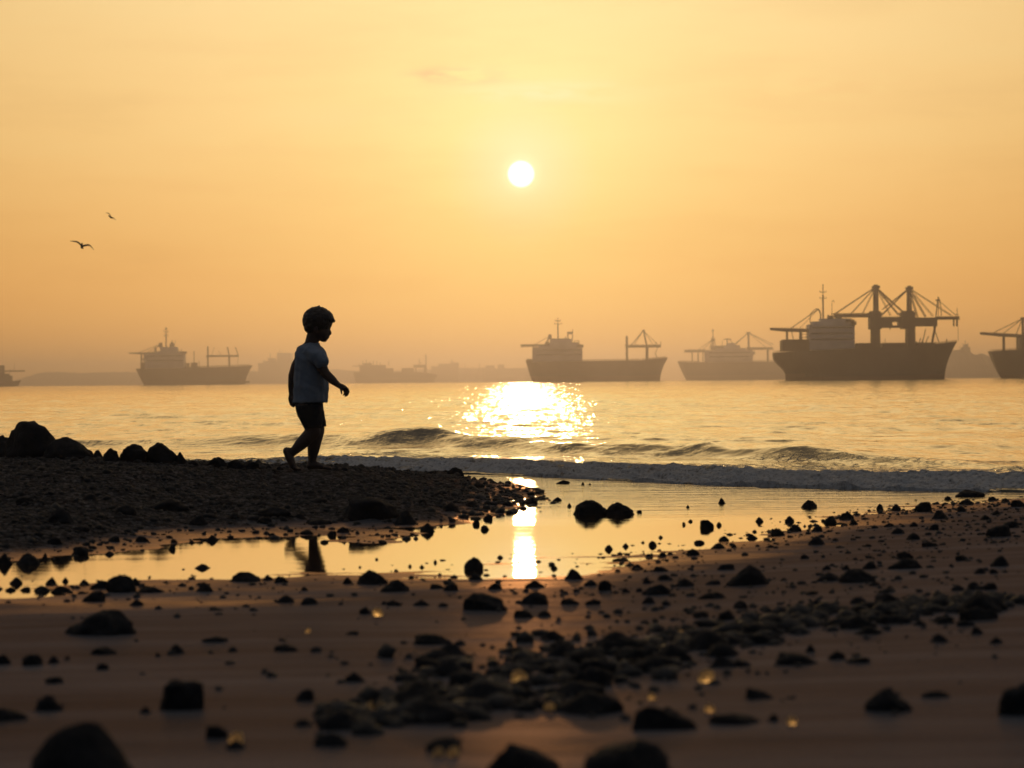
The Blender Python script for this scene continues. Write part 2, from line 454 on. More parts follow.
# ------------------------------------------------------------------ mesh helpers
class MB:
    def __init__(s):
        s.v = []; s.f = []

    def add(s, vs, fs):
        o = len(s.v)
        s.v.extend(tuple(v) for v in vs)
        s.f.extend(tuple(i + o for i in f) for f in fs)

    def box(s, x0, x1, y0, y1, z0, z1):
        vs = [(x, y, z) for z in (z0, z1) for y in (y0, y1) for x in (x0, x1)]
        s.add(vs, [(0, 2, 3, 1), (4, 5, 7, 6), (0, 1, 5, 4), (2, 6, 7, 3), (0, 4, 6, 2), (1, 3, 7, 5)])

    def prism(s, pts, y0, y1):          # polygon in x,z pushed through y
        n = len(pts)
        a = sum(pts[i][0] * pts[(i + 1) % n][1] - pts[(i + 1) % n][0] * pts[i][1] for i in range(n))
        if a < 0:
            pts = pts[::-1]
        vs = [(x, y0, z) for x, z in pts] + [(x, y1, z) for x, z in pts]
        fs = [tuple(range(n)), tuple(range(2 * n - 1, n - 1, -1))]
        fs += [(i, i + n, (i + 1) % n + n, (i + 1) % n) for i in range(n)]
        s.add(vs, [f if k > 1 else f for k, f in enumerate(fs)])

    def bar(s, p, q, r0, r1=None, n=6):
        r1 = r0 if r1 is None else r1
        p = Vector(p); q = Vector(q); d = (q - p)
        if d.length < 1e-9:
            return
        d.normalize()
        u = d.orthogonal().normalized(); w = d.cross(u)
        vs = []
        for c, r in ((p, r0), (q, r1)):
            for i in range(n):
                a = 2 * math.pi * i / n
                vs.append(c + u * (math.cos(a) * r) + w * (math.sin(a) * r))
        fs = [(i, (i + 1) % n, (i + 1) % n + n, i + n) for i in range(n)]
        fs += [tuple(range(n - 1, -1, -1)), tuple(range(n, 2 * n))]
        s.add(vs, fs)

    def ellipsoid(s, c, r, nu=16, nv=10):
        if not hasattr(r, '__len__'):
            r = (r, r, r)
        vs = [(c[0], c[1], c[2] - r[2])]
        for j in range(1, nv):
            t = -math.pi / 2 + math.pi * j / nv
            for i in range(nu):
                a = 2 * math.pi * i / nu
                vs.append((c[0] + r[0] * math.cos(t) * math.cos(a), c[1] + r[1] * math.cos(t) * math.sin(a), c[2] + r[2] * math.sin(t)))
        vs.append((c[0], c[1], c[2] + r[2]))
        fs = [(0, 1 + (i + 1) % nu, 1 + i) for i in range(nu)]
        for j in range(nv - 2):
            for i in range(nu):
                a = 1 + j * nu + i; b = 1 + j * nu + (i + 1) % nu
                fs.append((a, b, b + nu, a + nu))
        l = len(vs) - 1
        fs += [(1 + (nv - 2) * nu + i, 1 + (nv - 2) * nu + (i + 1) % nu, l) for i in range(nu)]
        s.add(vs, fs)

    def chain(s, pts, radii, sq=1.0, step=0.35):   # string of overlapping balls (for the remesher)
        for a, b, ra, rb in zip(pts[:-1], pts[1:], radii[:-1], radii[1:]):
            a = Vector(a); b = Vector(b)
            n = max(2, int((b - a).length / (min(ra, rb) * step)) + 1)
            for i in range(n + 1):
                t = i / n
                r = ra + (rb - ra) * t
                c = a.lerp(b, t)
                s.ellipsoid(c, (r, r * sq, r), 12, 8)

    def loft(s, rings, nu=28):                      # rings: (cx, cy, cz, rx, ry) flat rings going up
        vs = []
        for cx, cy, cz, rx, ry in rings:
            for i in range(nu):
                a = 2 * math.pi * i / nu
                vs.append((cx + rx * math.cos(a), cy + ry * math.sin(a), cz))
        fs = []
        for j in range(len(rings) - 1):
            for i in range(nu):
                a = j * nu + i; b = j * nu + (i + 1) % nu
                fs.append((a, b, b + nu, a + nu))
        fs.append(tuple(range(nu - 1, -1, -1)))
        fs.append(tuple(range((len(rings) - 1) * nu, len(rings) * nu)))
        s.add(vs, fs)

    def build(s, name, mat, parent=None, smooth=False):
        me = bpy.data.meshes.new(name)
        me.from_pydata(s.v, [], s.f)
        me.update()
        if smooth:
            me.polygons.foreach_set('use_smooth', [True] * len(me.polygons))
        if mat:
            me.materials.append(mat)
        o = bpy.data.objects.new(name, me)
        col.objects.link(o)
        if parent:
            o.parent = parent
        return o


def np_mesh(name, V, Q, mat, attr=None, smooth=True):
    me = bpy.data.meshes.new(name)
    V = np.ascontiguousarray(V, dtype=np.float32); Q = np.ascontiguousarray(Q, dtype=np.int32)
    k = Q.shape[1]
    me.vertices.add(len(V)); me.vertices.foreach_set('co', V.ravel())
    me.loops.add(Q.size); me.loops.foreach_set('vertex_index', Q.ravel())
    me.polygons.add(len(Q))
    me.polygons.foreach_set('loop_start', np.arange(0, Q.size, k, dtype=np.int32))
    me.polygons.foreach_set('use_smooth', np.full(len(Q), smooth, dtype=bool))
    me.update(calc_edges=True)
    if attr:
        for an, av in attr.items():
            a = me.attributes.new(an, 'FLOAT', 'POINT')
            a.data.foreach_set('value', np.ascontiguousarray(av, dtype=np.float32).ravel())
    me.materials.append(mat)
    o = bpy.data.objects.new(name, me)
    col.objects.link(o)
    return o


def grid_quads(nr, nc):
    i = np.arange(nr - 1)[:, None] * nc + np.arange(nc - 1)[None, :]
    return np.stack([i, i + 1, i + nc + 1, i + nc], -1).reshape(-1, 4)


def tag(o, label=None, cat=None, group=None, kind=None):
    if label: o['label'] = label
    if cat: o['category'] = cat
    if group: o['group'] = group
    if kind: o['kind'] = kind
    return o


def empty(name, loc, label, cat, group=None):
    o = bpy.data.objects.new(name, None)
    o.empty_display_size = .2
    col.objects.link(o)
    o.location = loc
    return tag(o, label, cat, group)


# ------------------------------------------------------------------ sun and sky
SUN = ray(521, 174)
el = math.asin(SUN.z); az = math.atan2(SUN.x, SUN.y)
sd = bpy.data.lights.new('sun', 'SUN')
sd.energy = .088; sd.angle = math.radians(.42); sd.color = (1.0, .60, .27)
so = bpy.data.objects.new('sun', sd); col.objects.link(so)
so.rotation_euler = SUN.to_track_quat('Z', 'Y').to_euler()
so.location = (0, 40, 60)

w = bpy.data.worlds.new("World"); scene.world = w
w.use_nodes = True
nt = w.node_tree
bg = nt.nodes['Background']
bg.inputs['Strength'].default_value = 1.0
tc = N(nt, 'ShaderNodeTexCoord')
dotn = N(nt, 'ShaderNodeVectorMath', operation='DOT_PRODUCT')
nrm = N(nt, 'ShaderNodeVectorMath', operation='NORMALIZE')
nt.links.new(tc.outputs['Generated'], nrm.inputs[0])
nt.links.new(nrm.outputs[0], dotn.inputs[0]); dotn.inputs[1].default_value = SUN
ac = N(nt, 'ShaderNodeMath', operation='ARCCOSINE'); ac.use_clamp = False
cl = N(nt, 'ShaderNodeClamp'); cl.inputs['Min'].default_value = -1; cl.inputs['Max'].default_value = 1
nt.links.new(dotn.outputs['Value'], cl.inputs['Value']); nt.links.new(cl.outputs[0], ac.inputs[0])
deg = N(nt, 'ShaderNodeMath', operation='MULTIPLY'); deg.inputs[1].default_value = 1 / math.pi
nt.links.new(ac.outputs[0], deg.inputs[0])
sq = N(nt, 'ShaderNodeMath', operation='SQRT'); nt.links.new(deg.outputs[0], sq.inputs[0])   # finer steps near the sun


def A(d):
    return math.sqrt(d / 180.0)


glow = ramp(nt, sq.outputs[0], [
    (A(0), (1.4, 1.3, .95)), (A(.3), (1.25, 1.17, .80)), (A(.48), (1.10, 1.04, .66)), (A(.8), (1.06, .99, .58)), (A(1.6), (1.03, .92, .44)), (A(3.45), (.98, .79, .365)), (A(7), (.93, .68, .31)),
    (A(11), (.86, .59, .25)), (A(17), (.56, .37, .16)), (A(28), (.33, .235, .14)), (A(50), (.20, .17, .148)), (A(90), (.110, .115, .125)),
    (A(135), (.036, .045, .060)), (A(180), (.022, .032, .048))], 'LINEAR')
# the low sky is redder and dimmer than the sky above it
septop = N(nt, 'ShaderNodeSeparateXYZ'); nt.links.new(nrm.outputs[0], septop.inputs[0])
zz5 = N(nt, 'ShaderNodeMath', operation='MULTIPLY'); zz5.inputs[1].default_value = 5.0; zz5.use_clamp = True
nt.links.new(septop.outputs['Z'], zz5.inputs[0])
tint = ramp(nt, zz5.outputs[0], [(0, (1.22, .74, .28)), (.244, (.98, .755, .50)), (.436, (.98, .90, .78)), (.66, (1, 1, 1))])
glowt = N(nt, 'ShaderNodeMix', data_type='RGBA', blend_type='MULTIPLY'); glowt.inputs['Factor'].default_value = 1
nt.links.new(glow.outputs[0], glowt.inputs['A']); nt.links.new(tint.outputs[0], glowt.inputs['B'])
# thin wisps of cloud: position by bearing and height above the horizon
sepd = N(nt, 'ShaderNodeSeparateXYZ'); nt.links.new(nrm.outputs[0], sepd.inputs[0])
cnoise = N(nt, 'ShaderNodeTexNoise'); cnoise.inputs['Scale'].default_value = 60; cnoise.inputs['Detail'].default_value = 6
cmap = N(nt, 'ShaderNodeMapping'); cmap.inputs['Scale'].default_value = (1, 1, 4.5)
nt.links.new(nrm.outputs[0], cmap.inputs[0]); nt.links.new(cmap.outputs[0], cnoise.inputs['Vector'])


def wisp(px, py, hw, hh, prev, colr, amount):
    d = ray(px, py)
    def axis(out, c, half):
        a = N(nt, 'ShaderNodeMath', operation='SUBTRACT'); nt.links.new(out, a.inputs[0]); a.inputs[1].default_value = c
        b = N(nt, 'ShaderNodeMath', operation='DIVIDE'); nt.links.new(a.outputs[0], b.inputs[0]); b.inputs[1].default_value = half
        c2 = N(nt, 'ShaderNodeMath', operation='POWER'); 
        ab = N(nt, 'ShaderNodeMath', operation='ABSOLUTE'); nt.links.new(b.outputs[0], ab.inputs[0])
        nt.links.new(ab.outputs[0], c2.inputs[0]); c2.inputs[1].default_value = 2
        return c2
    ax = axis(sepd.outputs['X'], d.x, hw / F); azz = axis(sepd.outputs['Z'], d.z, hh / F)
    s = N(nt, 'ShaderNodeMath', operation='ADD'); nt.links.new(ax.outputs[0], s.inputs[0]); nt.links.new(azz.outputs[0], s.inputs[1])
    e = N(nt, 'ShaderNodeMath', operation='MULTIPLY'); nt.links.new(s.outputs[0], e.inputs[0]); e.inputs[1].default_value = -1
    ex = N(nt, 'ShaderNodeMath', operation='EXPONENT'); nt.links.new(e.outputs[0], ex.inputs[0])
    mr = N(nt, 'ShaderNodeMapRange'); mr.inputs['From Min'].default_value = .34; mr.inputs['From Max'].default_value = .58
    nt.links.new(cnoise.outputs['Fac'], mr.inputs['Value'])
    mu = N(nt, 'ShaderNodeMath', operation='MULTIPLY'); nt.links.new(ex.outputs[0], mu.inputs[0]); nt.links.new(mr.outputs[0], mu.inputs[1])
    fr = N(nt, 'ShaderNodeMath', operation='GREATER_THAN'); nt.links.new(sepd.outputs['Y'], fr.inputs[0]); fr.inputs[1].default_value = 0
    m2 = N(nt, 'ShaderNodeMath', operation='MULTIPLY'); nt.links.new(mu.outputs[0], m2.inputs[0]); nt.links.new(fr.outputs[0], m2.inputs[1])
    m3 = N(nt, 'ShaderNodeMath', operation='MULTIPLY'); nt.links.new(m2.outputs[0], m3.inputs[0]); m3.inputs[1].default_value = amount
    mx = N(nt, 'ShaderNodeMix', data_type='RGBA')
    nt.links.new(m3.outputs[0], mx.inputs['Factor']); nt.links.new(prev, mx.inputs['A']); mx.inputs['B'].default_value = (*colr, 1)
    return mx.outputs['Result']


c = glowt.outputs['Result']
hb = N(nt, 'ShaderNodeTexNoise'); hb.inputs['Scale'].default_value = 9; hb.inputs['Detail'].default_value = 7; hb.inputs['Roughness'].default_value = .62
hmap = N(nt, 'ShaderNodeMapping'); hmap.inputs['Scale'].default_value = (1, 1, 7)
nt.links.new(nrm.outputs[0], hmap.inputs[0]); nt.links.new(hmap.outputs[0], hb.inputs['Vector'])
hr_ = ramp(nt, hb.outputs['Fac'], [(.3, (.93, .91, .90)), (.5, (1, 1, 1)), (.7, (1.0, 1.03, 1.06))])
hmix = N(nt, 'ShaderNodeMix', data_type='RGBA', blend_type='MULTIPLY'); hmix.inputs['Factor'].default_value = .8
nt.links.new(c, hmix.inputs['A']); nt.links.new(hr_.outputs[0], hmix.inputs['B']); c = hmix.outputs['Result']
c = wisp(440, 75, 26, 7, c, (.76, .48, .26), .85)
c = wisp(478, 76, 34, 8, c, (.80, .54, .30), .6)
c = wisp(545, 92, 75, 10, c, (1.0, .90, .52), .8)
c = wisp(340, 118, 80, 12, c, (.97, .70, .31), .5)
c = wisp(840, 90, 130, 22, c, (.84, .54, .22), .35)
# sun disc
disc = N(nt, 'ShaderNodeMapRange', interpolation_type='SMOOTHSTEP')
disc.inputs['From Min'].default_value = math.radians(.30); disc.inputs['From Max'].default_value = math.radians(.20)
disc.inputs['To Min'].default_value = 0; disc.inputs['To Max'].default_value = 1
nt.links.new(ac.outputs[0], disc.inputs['Value'])
dm = N(nt, 'ShaderNodeMix', data_type='RGBA'); nt.links.new(disc.outputs[0], dm.inputs['Factor'])
nt.links.new(c, dm.inputs['A']); dm.inputs['B'].default_value = (2.6, 2.3, 1.9, 1)
sky = N(nt, 'ShaderNodeTexSky'); sky.sky_type = 'NISHITA'; sky.sun_disc = False
sky.sun_elevation = el; sky.sun_rotation = az; sky.dust_density = 4.0; sky.air_density = 1.4
bg2 = N(nt, 'ShaderNodeBackground'); bg2.inputs['Strength'].default_value = .004
nt.links.new(sky.outputs[0], bg2.inputs['Color'])
nt.links.new(dm.outputs['Result'], bg.inputs['Color'])
addsh = N(nt, 'ShaderNodeAddShader')
nt.links.new(bg.outputs[0], addsh.inputs[0]); nt.links.new(bg2.outputs[0], addsh.inputs[1])
nt.links.new(addsh.outputs[0], nt.nodes['World Output'].inputs['Surface'])

scene.view_settings.view_transform = 'Standard'
scene.view_settings.look = 'None'
scene.view_settings.exposure = 0
scene.view_settings.gamma = 1
scene.cycles.use_denoising = True
scene.cycles.volume_bounces = 0
scene.cycles.max_bounces = 6
scene.cycles.sample_clamp_indirect = 4
scene.cycles.caustics_reflective = False
scene.cycles.caustics_refractive = False

# ------------------------------------------------------------------ haze
hz = MB(); hz.box(-3950, 3950, -60, 12500, -6, 92)
hm = bpy.data.materials.new('warm_sea_haze'); hm.use_nodes = True
hnt = hm.node_tree
hnt.nodes.remove(hnt.nodes['Principled BSDF'])
pv = N(hnt, 'ShaderNodeVolumePrincipled')
pv.inputs['Density'].default_value = 2.35e-4
pv.inputs['Color'].default_value = (.98, .92, 1.0, 1)
pv.inputs['Anisotropy'].default_value = .86
hnt.links.new(pv.outputs[0], hnt.nodes['Material Output'].inputs['Volume'])
haze = hz.build('haze', hm)
tag(haze, kind='stuff')

# ------------------------------------------------------------------ beach
xs = np.concatenate([np.linspace(-70, -7, 40)[:-1], np.arange(-7, 7, .028), np.linspace(7, 70, 40)])
ys = np.concatenate([np.linspace(-50, 3.6, 40)[:-1], np.arange(3.6, 24.5, .028), np.linspace(24.5, 34, 12)])
X, Y = np.meshgrid(xs, ys)
Z = H(X, Y)
Z = np.where(Y > 24.5, np.minimum(Z, -.06 - .05 * (Y - 24.5)), Z)
bh = bank_h(X, Y)
gmask = sstep(.006, .040, bh + fbm(X * 5, Y * 5, 55, 3) * .012)
beach = np_mesh('beach_sand', np.stack([X, Y, Z], -1).reshape(-1, 3), grid_quads(len(ys), len(xs)), MAT['sand'], {'gravel': gmask})
tag(beach, kind='structure')

# still water sheet of the tide pool and the wet swash
pool = MB()
nx = np.linspace(-40, 40, 2)
pool.add([(-45, 7.5, 0), (45, 7.5, 0), (45, 27, 0), (-45, 27, 0)], [(0, 1, 2, 3)])
tag(pool.build('shallow_water', MAT['shallow']), kind='structure')

# ------------------------------------------------------------------ sea with its waves
v1 = np.arange(0, 2.2, .013)
v2 = np.arange(2.2, 10, .03)
vs_ = [10.0]
while vs_[-1] < 12200:
    vs_.append(vs_[-1] + max(.05, (vs_[-1] - 4) * .0075))
V_ = np.concatenate([v1, v2, np.array(vs_)])
A1 = np.arange(-.24, .24, .0009)
A_ = np.concatenate([[-3.2, -1.6, -.8, -.45, -.3], A1, [.24, .3, .45, .8, 1.6, 3.2]])
AA, VV = np.meshgrid(A_, V_)
DX = np.clip(AA * (21 + VV), -3900, 3900)
YT = toe(DX)
DY = YT + VV
near = np.clip(1 - VV / 400, 0, 1)


def pxat(x, y):
    return x / y * F + 512


PX = pxat(DX, np.maximum(YT + 5, 1))
toe_n = fbm(DX * 1.1, DX * 0, 12, 4) * .5 + fbm(DX * 5, DX * 0, 13, 4) * .2
vv = VV - np.clip(toe_n, -.3, .3) - .12
bore_A = np.interp(PX, [-200, 250, 335, 380, 520, 700, 900, 1024, 1300], [.05, .05, .075, .115, .12, .125, .115, .12, .12]) * (1 + .25 * fbm(DX * .9, DX * 0, 21, 3))
rise = sstep(-.12, .85, vv) * .75 + .25 * sstep(-.12, .12, vv)
fall = 1 - .62 * sstep(.8, 2.2, vv)
bore = .48 * bore_A * rise * fall
crest_v = np.interp(PX, [-200, 190, 250, 300, 350, 415, 480, 560, 640, 720, 800, 880, 960, 1024], [7.5, 7.0, 7.0, 6.6, 6.4, 6.6, 6.2, 5.8, 5.8, 5.6, 5.0, 4.4, 3.6, 3.0])
crest_a = np.interp(PX, [-200, 120, 190, 250, 300, 350, 385, 415, 440, 480, 520, 560, 600, 640, 690, 712, 740, 790, 830, 880, 930, 980, 1030],
                    [.08, .08, .10, .135, .115, .10, .165, .205, .18, .105, .10, .085, .085, .095, .085, .125, .085, .10, .09, .06, .04, .03, .03])
cv = VV - crest_v - fbm(DX * .8, VV * .3, 61, 3) * .5
crest_a = np.maximum(crest_a * 1.18, .105 * np.interp(PX, [-200, 150, 200, 760, 880, 960], [.6, .8, 1, 1, .6, .2]))
swell = crest_a * np.where(cv < 0, np.exp(-(cv / .62) ** 2), np.exp(-(cv / 1.9) ** 2)) * .92
swell *= 1 + .12 * fbm(DX * 3, VV * 3, 62, 3)
chop_amp = np.interp(VV, [0, 1.5, 4, 12, 60, 300], [0, .014, .028, .046, .075, .10])
ridge = 1 - np.abs(fbm(DX * 1.5, DY * .95, 73, 4)) * 2.4
chop = chop_amp * (fbm(DX * .7, DY * 1.25, 71, 4) * .8 + .6 * fbm(DX * .22 + 5, DY * .45, 72, 3) + .55 * ridge * sstep(-.2, .4, fbm(DX * .4, DY * .12, 74, 3))) * near
base = np.interp(VV, [0, .3, 2, 12000], [0, .02, .035, .035])
rough = fbm(DX * 8, VV * 10, 81, 4) * .036 * sstep(-.02, .15, vv) * (1 - sstep(1.1, 2.4, vv)) + fbm(DX * 26, VV * 30, 82, 3) * .016 * sstep(0, .12, vv) * (1 - sstep(1.0, 2.2, vv))
SZ = base + bore + swell + chop + rough
SZ = np.where(VV < .02, -.05, SZ)
SZ = np.where(vv < -.08, np.minimum(SZ, -.012), SZ)
patch = fbm(DX * .8, VV * 1.6, 91, 4)
foam = sstep(-.08, .05, vv) * (1 - .42 * sstep(.9, 2.0, vv)) * np.interp(PX, [-200, 300, 345, 1200], [.45, .5, 1, 1])
foam = foam * (1 - sstep(1.8, 6.5, vv + patch * 2.2))
foam = np.maximum(foam, .62 * np.exp(-((cv + .05) / .16) ** 2) * sstep(.1, .19, crest_a) * sstep(-.1, .3, patch))
foam = foam * np.clip(.97 + .45 * fbm(DX * 2.2, VV * 2.2, 92, 4), .35, 1)
foam = np.clip(foam, 0, 1)
sea = np_mesh('sea', np.stack([DX, DY, SZ], -1).reshape(-1, 3), grid_quads(len(V_), len(A_)), MAT['sea'], {'foam': foam})
tag(sea, kind='structure')

# ------------------------------------------------------------------ ships
exec_ships = True


class Ship:
    def __init__(s, name, cx, yw, D, label, cat='cargo ship', group=None, beam=None):
        p = at_depth(cx, yw, D)
        s.k = D / F; s.cx = cx; s.yw = yw; s.D = D
        s.root = empty(name, (p.x, D, 0.0), label, cat, group)
        s.B = beam or 14

    def X(s, px): return (px - s.cx) * s.k
    def Z(s, py): return (s.yw - py) * s.k

    def box(s, mb, x0, x1, yt, yb, y0=None, y1=None):
        y0 = -s.B * .42 if y0 is None else y0
        y1 = s.B * .42 if y1 is None else y1
        mb.box(s.X(x0), s.X(x1), y0, y1, s.Z(yb), s.Z(yt))

    def bar(s, mb, xa, ya, xb, yb, w, y=0, yq=None, n=6):
        mb.bar((s.X(xa), y, s.Z(ya)), (s.X(xb), y if yq is None else yq, s.Z(yb)), w * s.k * .5, n=n)

    def part(s, mb, name, mat, parent=None):
        o = mb.build(name, MAT[mat], parent or s.root)
        return o

    def hull(s, stern_top, stern_bot, bow_top, bow_bot, deck, counter=.5, bulwark=True, flip=False):
        """deck: list of (px, py) for the sheer line; loft of stations from stern to bow"""
        nt_, nz = 36, 9
        dx = [d[0] for d in deck]; dy = [d[1] for d in deck]
        vs = []; fs = []
        B = s.B
        for side in (-1, 1):
            for i in range(nt_ + 1):
                t = i / nt_
                t2 = .5 - .5 * math.cos(math.pi * t)
                t2 = .5 * t + .5 * t2
                xt = stern_top + (bow_top - stern_top) * t2
                xb = stern_bot + (bow_bot - stern_bot) * t2
                zt = s.Z(float(np.interp(xt, dx, dy)))
                hb_t = B / 2 * min(1, (.72 + .28 * sstep(0, .12, t2)) * (1 - max(0, (t2 - .78) / .22) ** 2.2) + .02)
                hb_b = B / 2 * (sstep(-.02, .25, t2)) * (1 - sstep(.68, 1.0, t2)) + .05
                for j in range(nz + 1):
                    u = j / nz
                    z = -2.0 + (zt + 2.0) * u
                    uu = max(0, z / max(zt, .1))
                    e = uu ** 1.8 if t2 > .5 else (uu ** counter if counter > 0 else float(sstep(.22, .82, uu)))
                    bl = e
                    x = xb + (xt - xb) * bl
                    hb = hb_b + (hb_t - hb_b) * min(1, uu ** .7)
                    vs.append((s.X(x), side * hb, z))
        n1 = (nt_ + 1) * (nz + 1)
        for k in range(2):
            for i in range(nt_):
                for j in range(nz):
                    a = k * n1 + i * (nz + 1) + j
                    q = (a, a + nz + 1, a + nz + 2, a + 1)
                    fs.append(q if k == 0 else q[::-1])
        for i in range(nt_):          # deck and keel
            a = i * (nz + 1) + nz; b = n1 + a
            fs.append((a, a + nz + 1, b + nz + 1, b))
            a = i * (nz + 1); b = n1 + a
            fs.append((a, b, b + nz + 1, a + nz + 1))
        for j in range(nz):           # transom and stem
            a = j; b = n1 + j
            fs.append((a, a + 1, b + 1, b))
            a = nt_ * (nz + 1) + j; b = n1 + a
            fs.append((a, b, b + 1, a + 1))
        mb = MB(); mb.add(vs, fs)
        o = s.part(mb, 'hull', 'hull_dark')
        o.data.materials.append(MAT['hull_red'])
        lim = s.Z(s.yw) + 5.2 * s.k
        for p in o.data.polygons:
            if p.center.z < lim:
                p.material_index = 1
        return o

    def rail(s, parent, x0, x1, y0, y1, h=1.6, n=18):
        for yy in (-s.B * .46, s.B * .46):
            mb = MB()
            for i in range(n + 1):
                t = i / n; px = x0 + (x1 - x0) * t; py = y0 + (y1 - y0) * t
                s.bar(mb, px, py + .2, px, py - h, .28, yy, n=4)
            for q in (1.0, .55):
                s.bar(mb, x0, y0 - h * q, x1, y1 - h * q, .3, yy, n=4)
            s.part(mb, 'railing', 'ship_grey', parent)

    def house(s, blocks, mat='ship_white', windows=()):
        o = None
        mb = MB()
        for (x0, x1, yt, yb, wf) in blocks:
            s.box(mb, x0, x1, yt, yb, -s.B * .5 * wf, s.B * .5 * wf)
        o = s.part(mb, 'superstructure', mat)
        for (x0, x1, y, h, wf) in windows:
            wm = MB(); s.box(wm, x0, x1, y, y + h, -s.B * .5 * wf - .06, s.B * .5 * wf + .06)
            s.part(wm, 'window_band', 'ship_glass', o)
        return o

    def mast(s, px, yb, yt, w, bars, parent=None):
        mb = MB()
        s.bar(mb, px, yb, px, yt + (yb - yt) * .3, w); s.bar(mb, px, yt + (yb - yt) * .3, px, yt, w * .55)
        o = s.part(mb, 'mast', 'ship_grey', parent)
        for (py, hw) in bars:
            b2 = MB(); s.bar(b2, px - hw, py, px + hw, py, .8, n=4)
            s.bar(b2, px, py, px, py, .8)
            for e in (-hw, hw):
                s.bar(b2, px + e, py + .3, px + e, py - 1.6, .6, n=4)
            mb3 = b2; mb3.bar((s.X(px), -hw * s.k, s.Z(py)), (s.X(px), hw * s.k, s.Z(py)), .35 * s.k)
            s.part(b2, 'crossbar', 'ship_grey', o)
        return o

    def lattice(s, mb, xa, xb, yt, yb, depth, n=10, w=.7):
        """box girder: four chords and diagonals"""
        for yy in (-depth, depth):
            s.bar(mb, xa, yt, xb, yt, w, yy, n=4); s.bar(mb, xa, yb, xb, yb, w, yy, n=4)
            for i in range(n):
                p = xa + (xb - xa) * i / n; q = xa + (xb - xa) * (i + 1) / n
                s.bar(mb, p, yb if i % 2 else yt, q, yt if i % 2 else yb, w * .7, yy, n=4)
        for i in range(n + 1):
            p = xa + (xb - xa) * i / n
            s.bar(mb, p, yt, p, yt, w)
            mb.bar((s.X(p), -depth, s.Z(yt)), (s.X(p), depth, s.Z(yt)), w * .4 * s.k, n=4)
            mb.bar((s.X(p), -depth, s.Z(yb)), (s.X(p), depth, s.Z(yb)), w * .4 * s.k, n=4)


